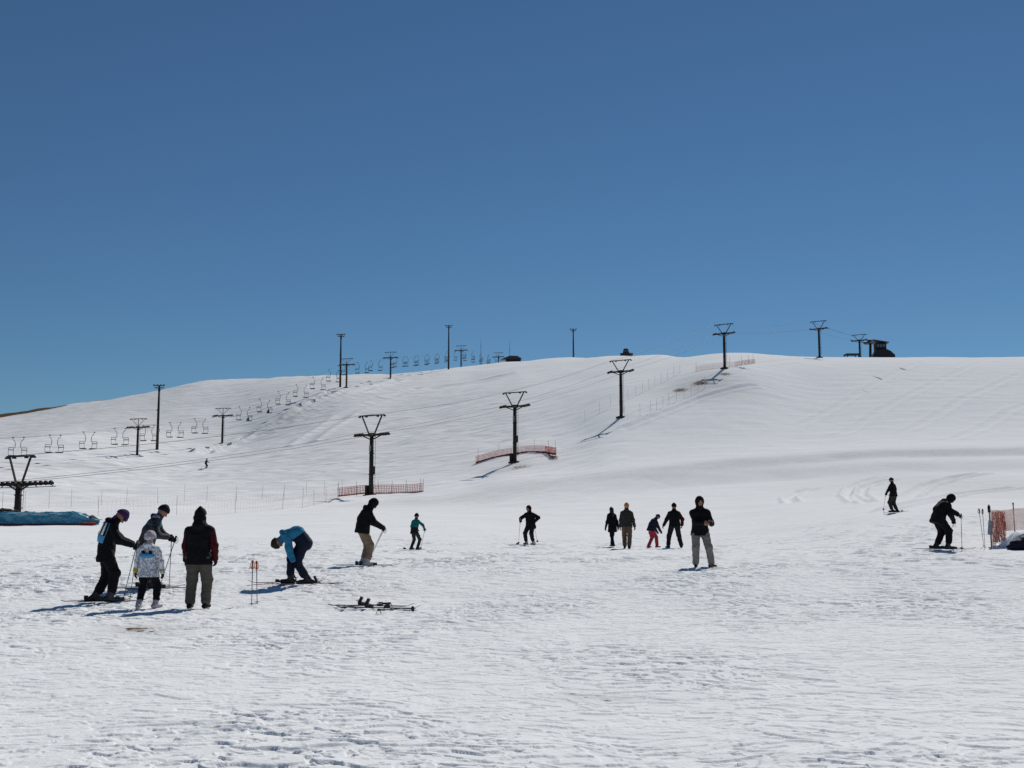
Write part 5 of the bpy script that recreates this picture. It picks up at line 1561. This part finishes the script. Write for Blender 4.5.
# poles standing in the snow, and gear lying about
for (tx, ty), (bx, by), nm in (((252.6, 563), (251.6, 605), 'left one of two orange-gripped poles stuck in the snow near the bending person'), ((256.6, 563.5), (257.2, 603), 'right one of two orange-gripped poles stuck in the snow near the bending person')):
    q = hit(bx, by); Yq = q[1]
    pole(nm, (xat(tx, ty, Yq), Yq, zat(tx, ty, Yq)), (q[0], Yq, H(*q) - .05), 'poles stuck in the snow', ORANGE)
for (tx, ty), (bx, by), nm in (((979, 510), (984, 546), 'left pole stuck in the snow beside the near orange fence'), ((982.5, 510.5), (985, 547), 'right pole stuck in the snow beside the near orange fence')):
    q = hit(bx, by); Yq = q[1]
    pole(nm, (xat(tx, ty, Yq), Yq, zat(tx, ty, Yq)), (q[0], Yq, H(*q) - .05), 'poles stuck by the near fence', RBOOT, shaft=mat('wooden pole', (.22, .16, .12), .6))
for k, (x0, dx, nm) in enumerate(((989, 0, 'upright ski leaning on the near orange fence'),)):
    pass
q1 = hit(371, 607.0); q2 = hit(378, 609.0)
ski('upper one of two dark skis lying on the snow by the fallen poles', (q1[0], q1[1]), 97, 1.55, SKIM, 'skis lying on the snow', open_=True, w=.1).rotation_euler.z = -R(97)
ski('lower one of two dark skis lying on the snow by the fallen poles', (q2[0], q2[1]), 99, 1.5, SKIM, 'skis lying on the snow', open_=True, w=.1)
ta = hit(380, 613.5); tb = hit(416, 610.5)
pole('fallen pole with a looped black strap beside the two lying skis', (ta[0], ta[1], H(*ta) + .06), (tb[0], tb[1], H(*tb) + .03), 'poles lying on the snow')
ta = hit(388, 608.5); tb = hit(340, 609.5)
pole('fallen pole lying across the two dark skis', (ta[0], ta[1], H(*ta) + .09), (tb[0], tb[1], H(*tb) + .04), 'poles lying on the snow')

# ------------------------------------------------------------------ light
SUN_AZ = R(24.0)      # clockwise from +Y
SUN_EL = R(43.0)
w = bpy.data.worlds.new('World'); scene.world = w; w.use_nodes = True
nt = w.node_tree; bg = nt.nodes['Background']
sky = nt.nodes.new('ShaderNodeTexSky'); sky.sky_type = 'NISHITA'; sky.sun_disc = False
sky.sun_elevation = SUN_EL; sky.sun_rotation = SUN_AZ
sky.altitude = 1500; sky.air_density = 1.0; sky.dust_density = 0.0; sky.ozone_density = 6.0
tint = nt.nodes.new('ShaderNodeMix'); tint.data_type = 'RGBA'; tint.blend_type = 'MULTIPLY'; tint.inputs[0].default_value = 1
tint.inputs[7].default_value = (0.82, 1.04, 1.07, 1)
nt.links.new(sky.outputs['Color'], tint.inputs[6]); nt.links.new(tint.outputs[2], bg.inputs['Color']); bg.inputs['Strength'].default_value = 0.05
sl = bpy.data.lights.new('sun', 'SUN'); sl.energy = 3.6; sl.angle = R(0.53); sl.color = (1, .966, .880)
so = bpy.data.objects.new('sun', sl); col.objects.link(so)
d = Vector((math.sin(SUN_AZ) * math.cos(SUN_EL), math.cos(SUN_AZ) * math.cos(SUN_EL), math.sin(SUN_EL)))
so.rotation_euler = d.to_track_quat('Z', 'Y').to_euler(); so.location = (60, 120, 150)

vs_ = scene.view_settings
vs_.view_transform = 'Standard'; vs_.look = 'None'; vs_.exposure = -0.05; vs_.gamma = 1; vs_.use_curve_mapping = False
scene.render.engine = 'CYCLES'
scene.cycles.max_bounces = 4; scene.cycles.diffuse_bounces = 2
scene.cycles.use_denoising = False
scene.cycles.sample_clamp_indirect = 2.0
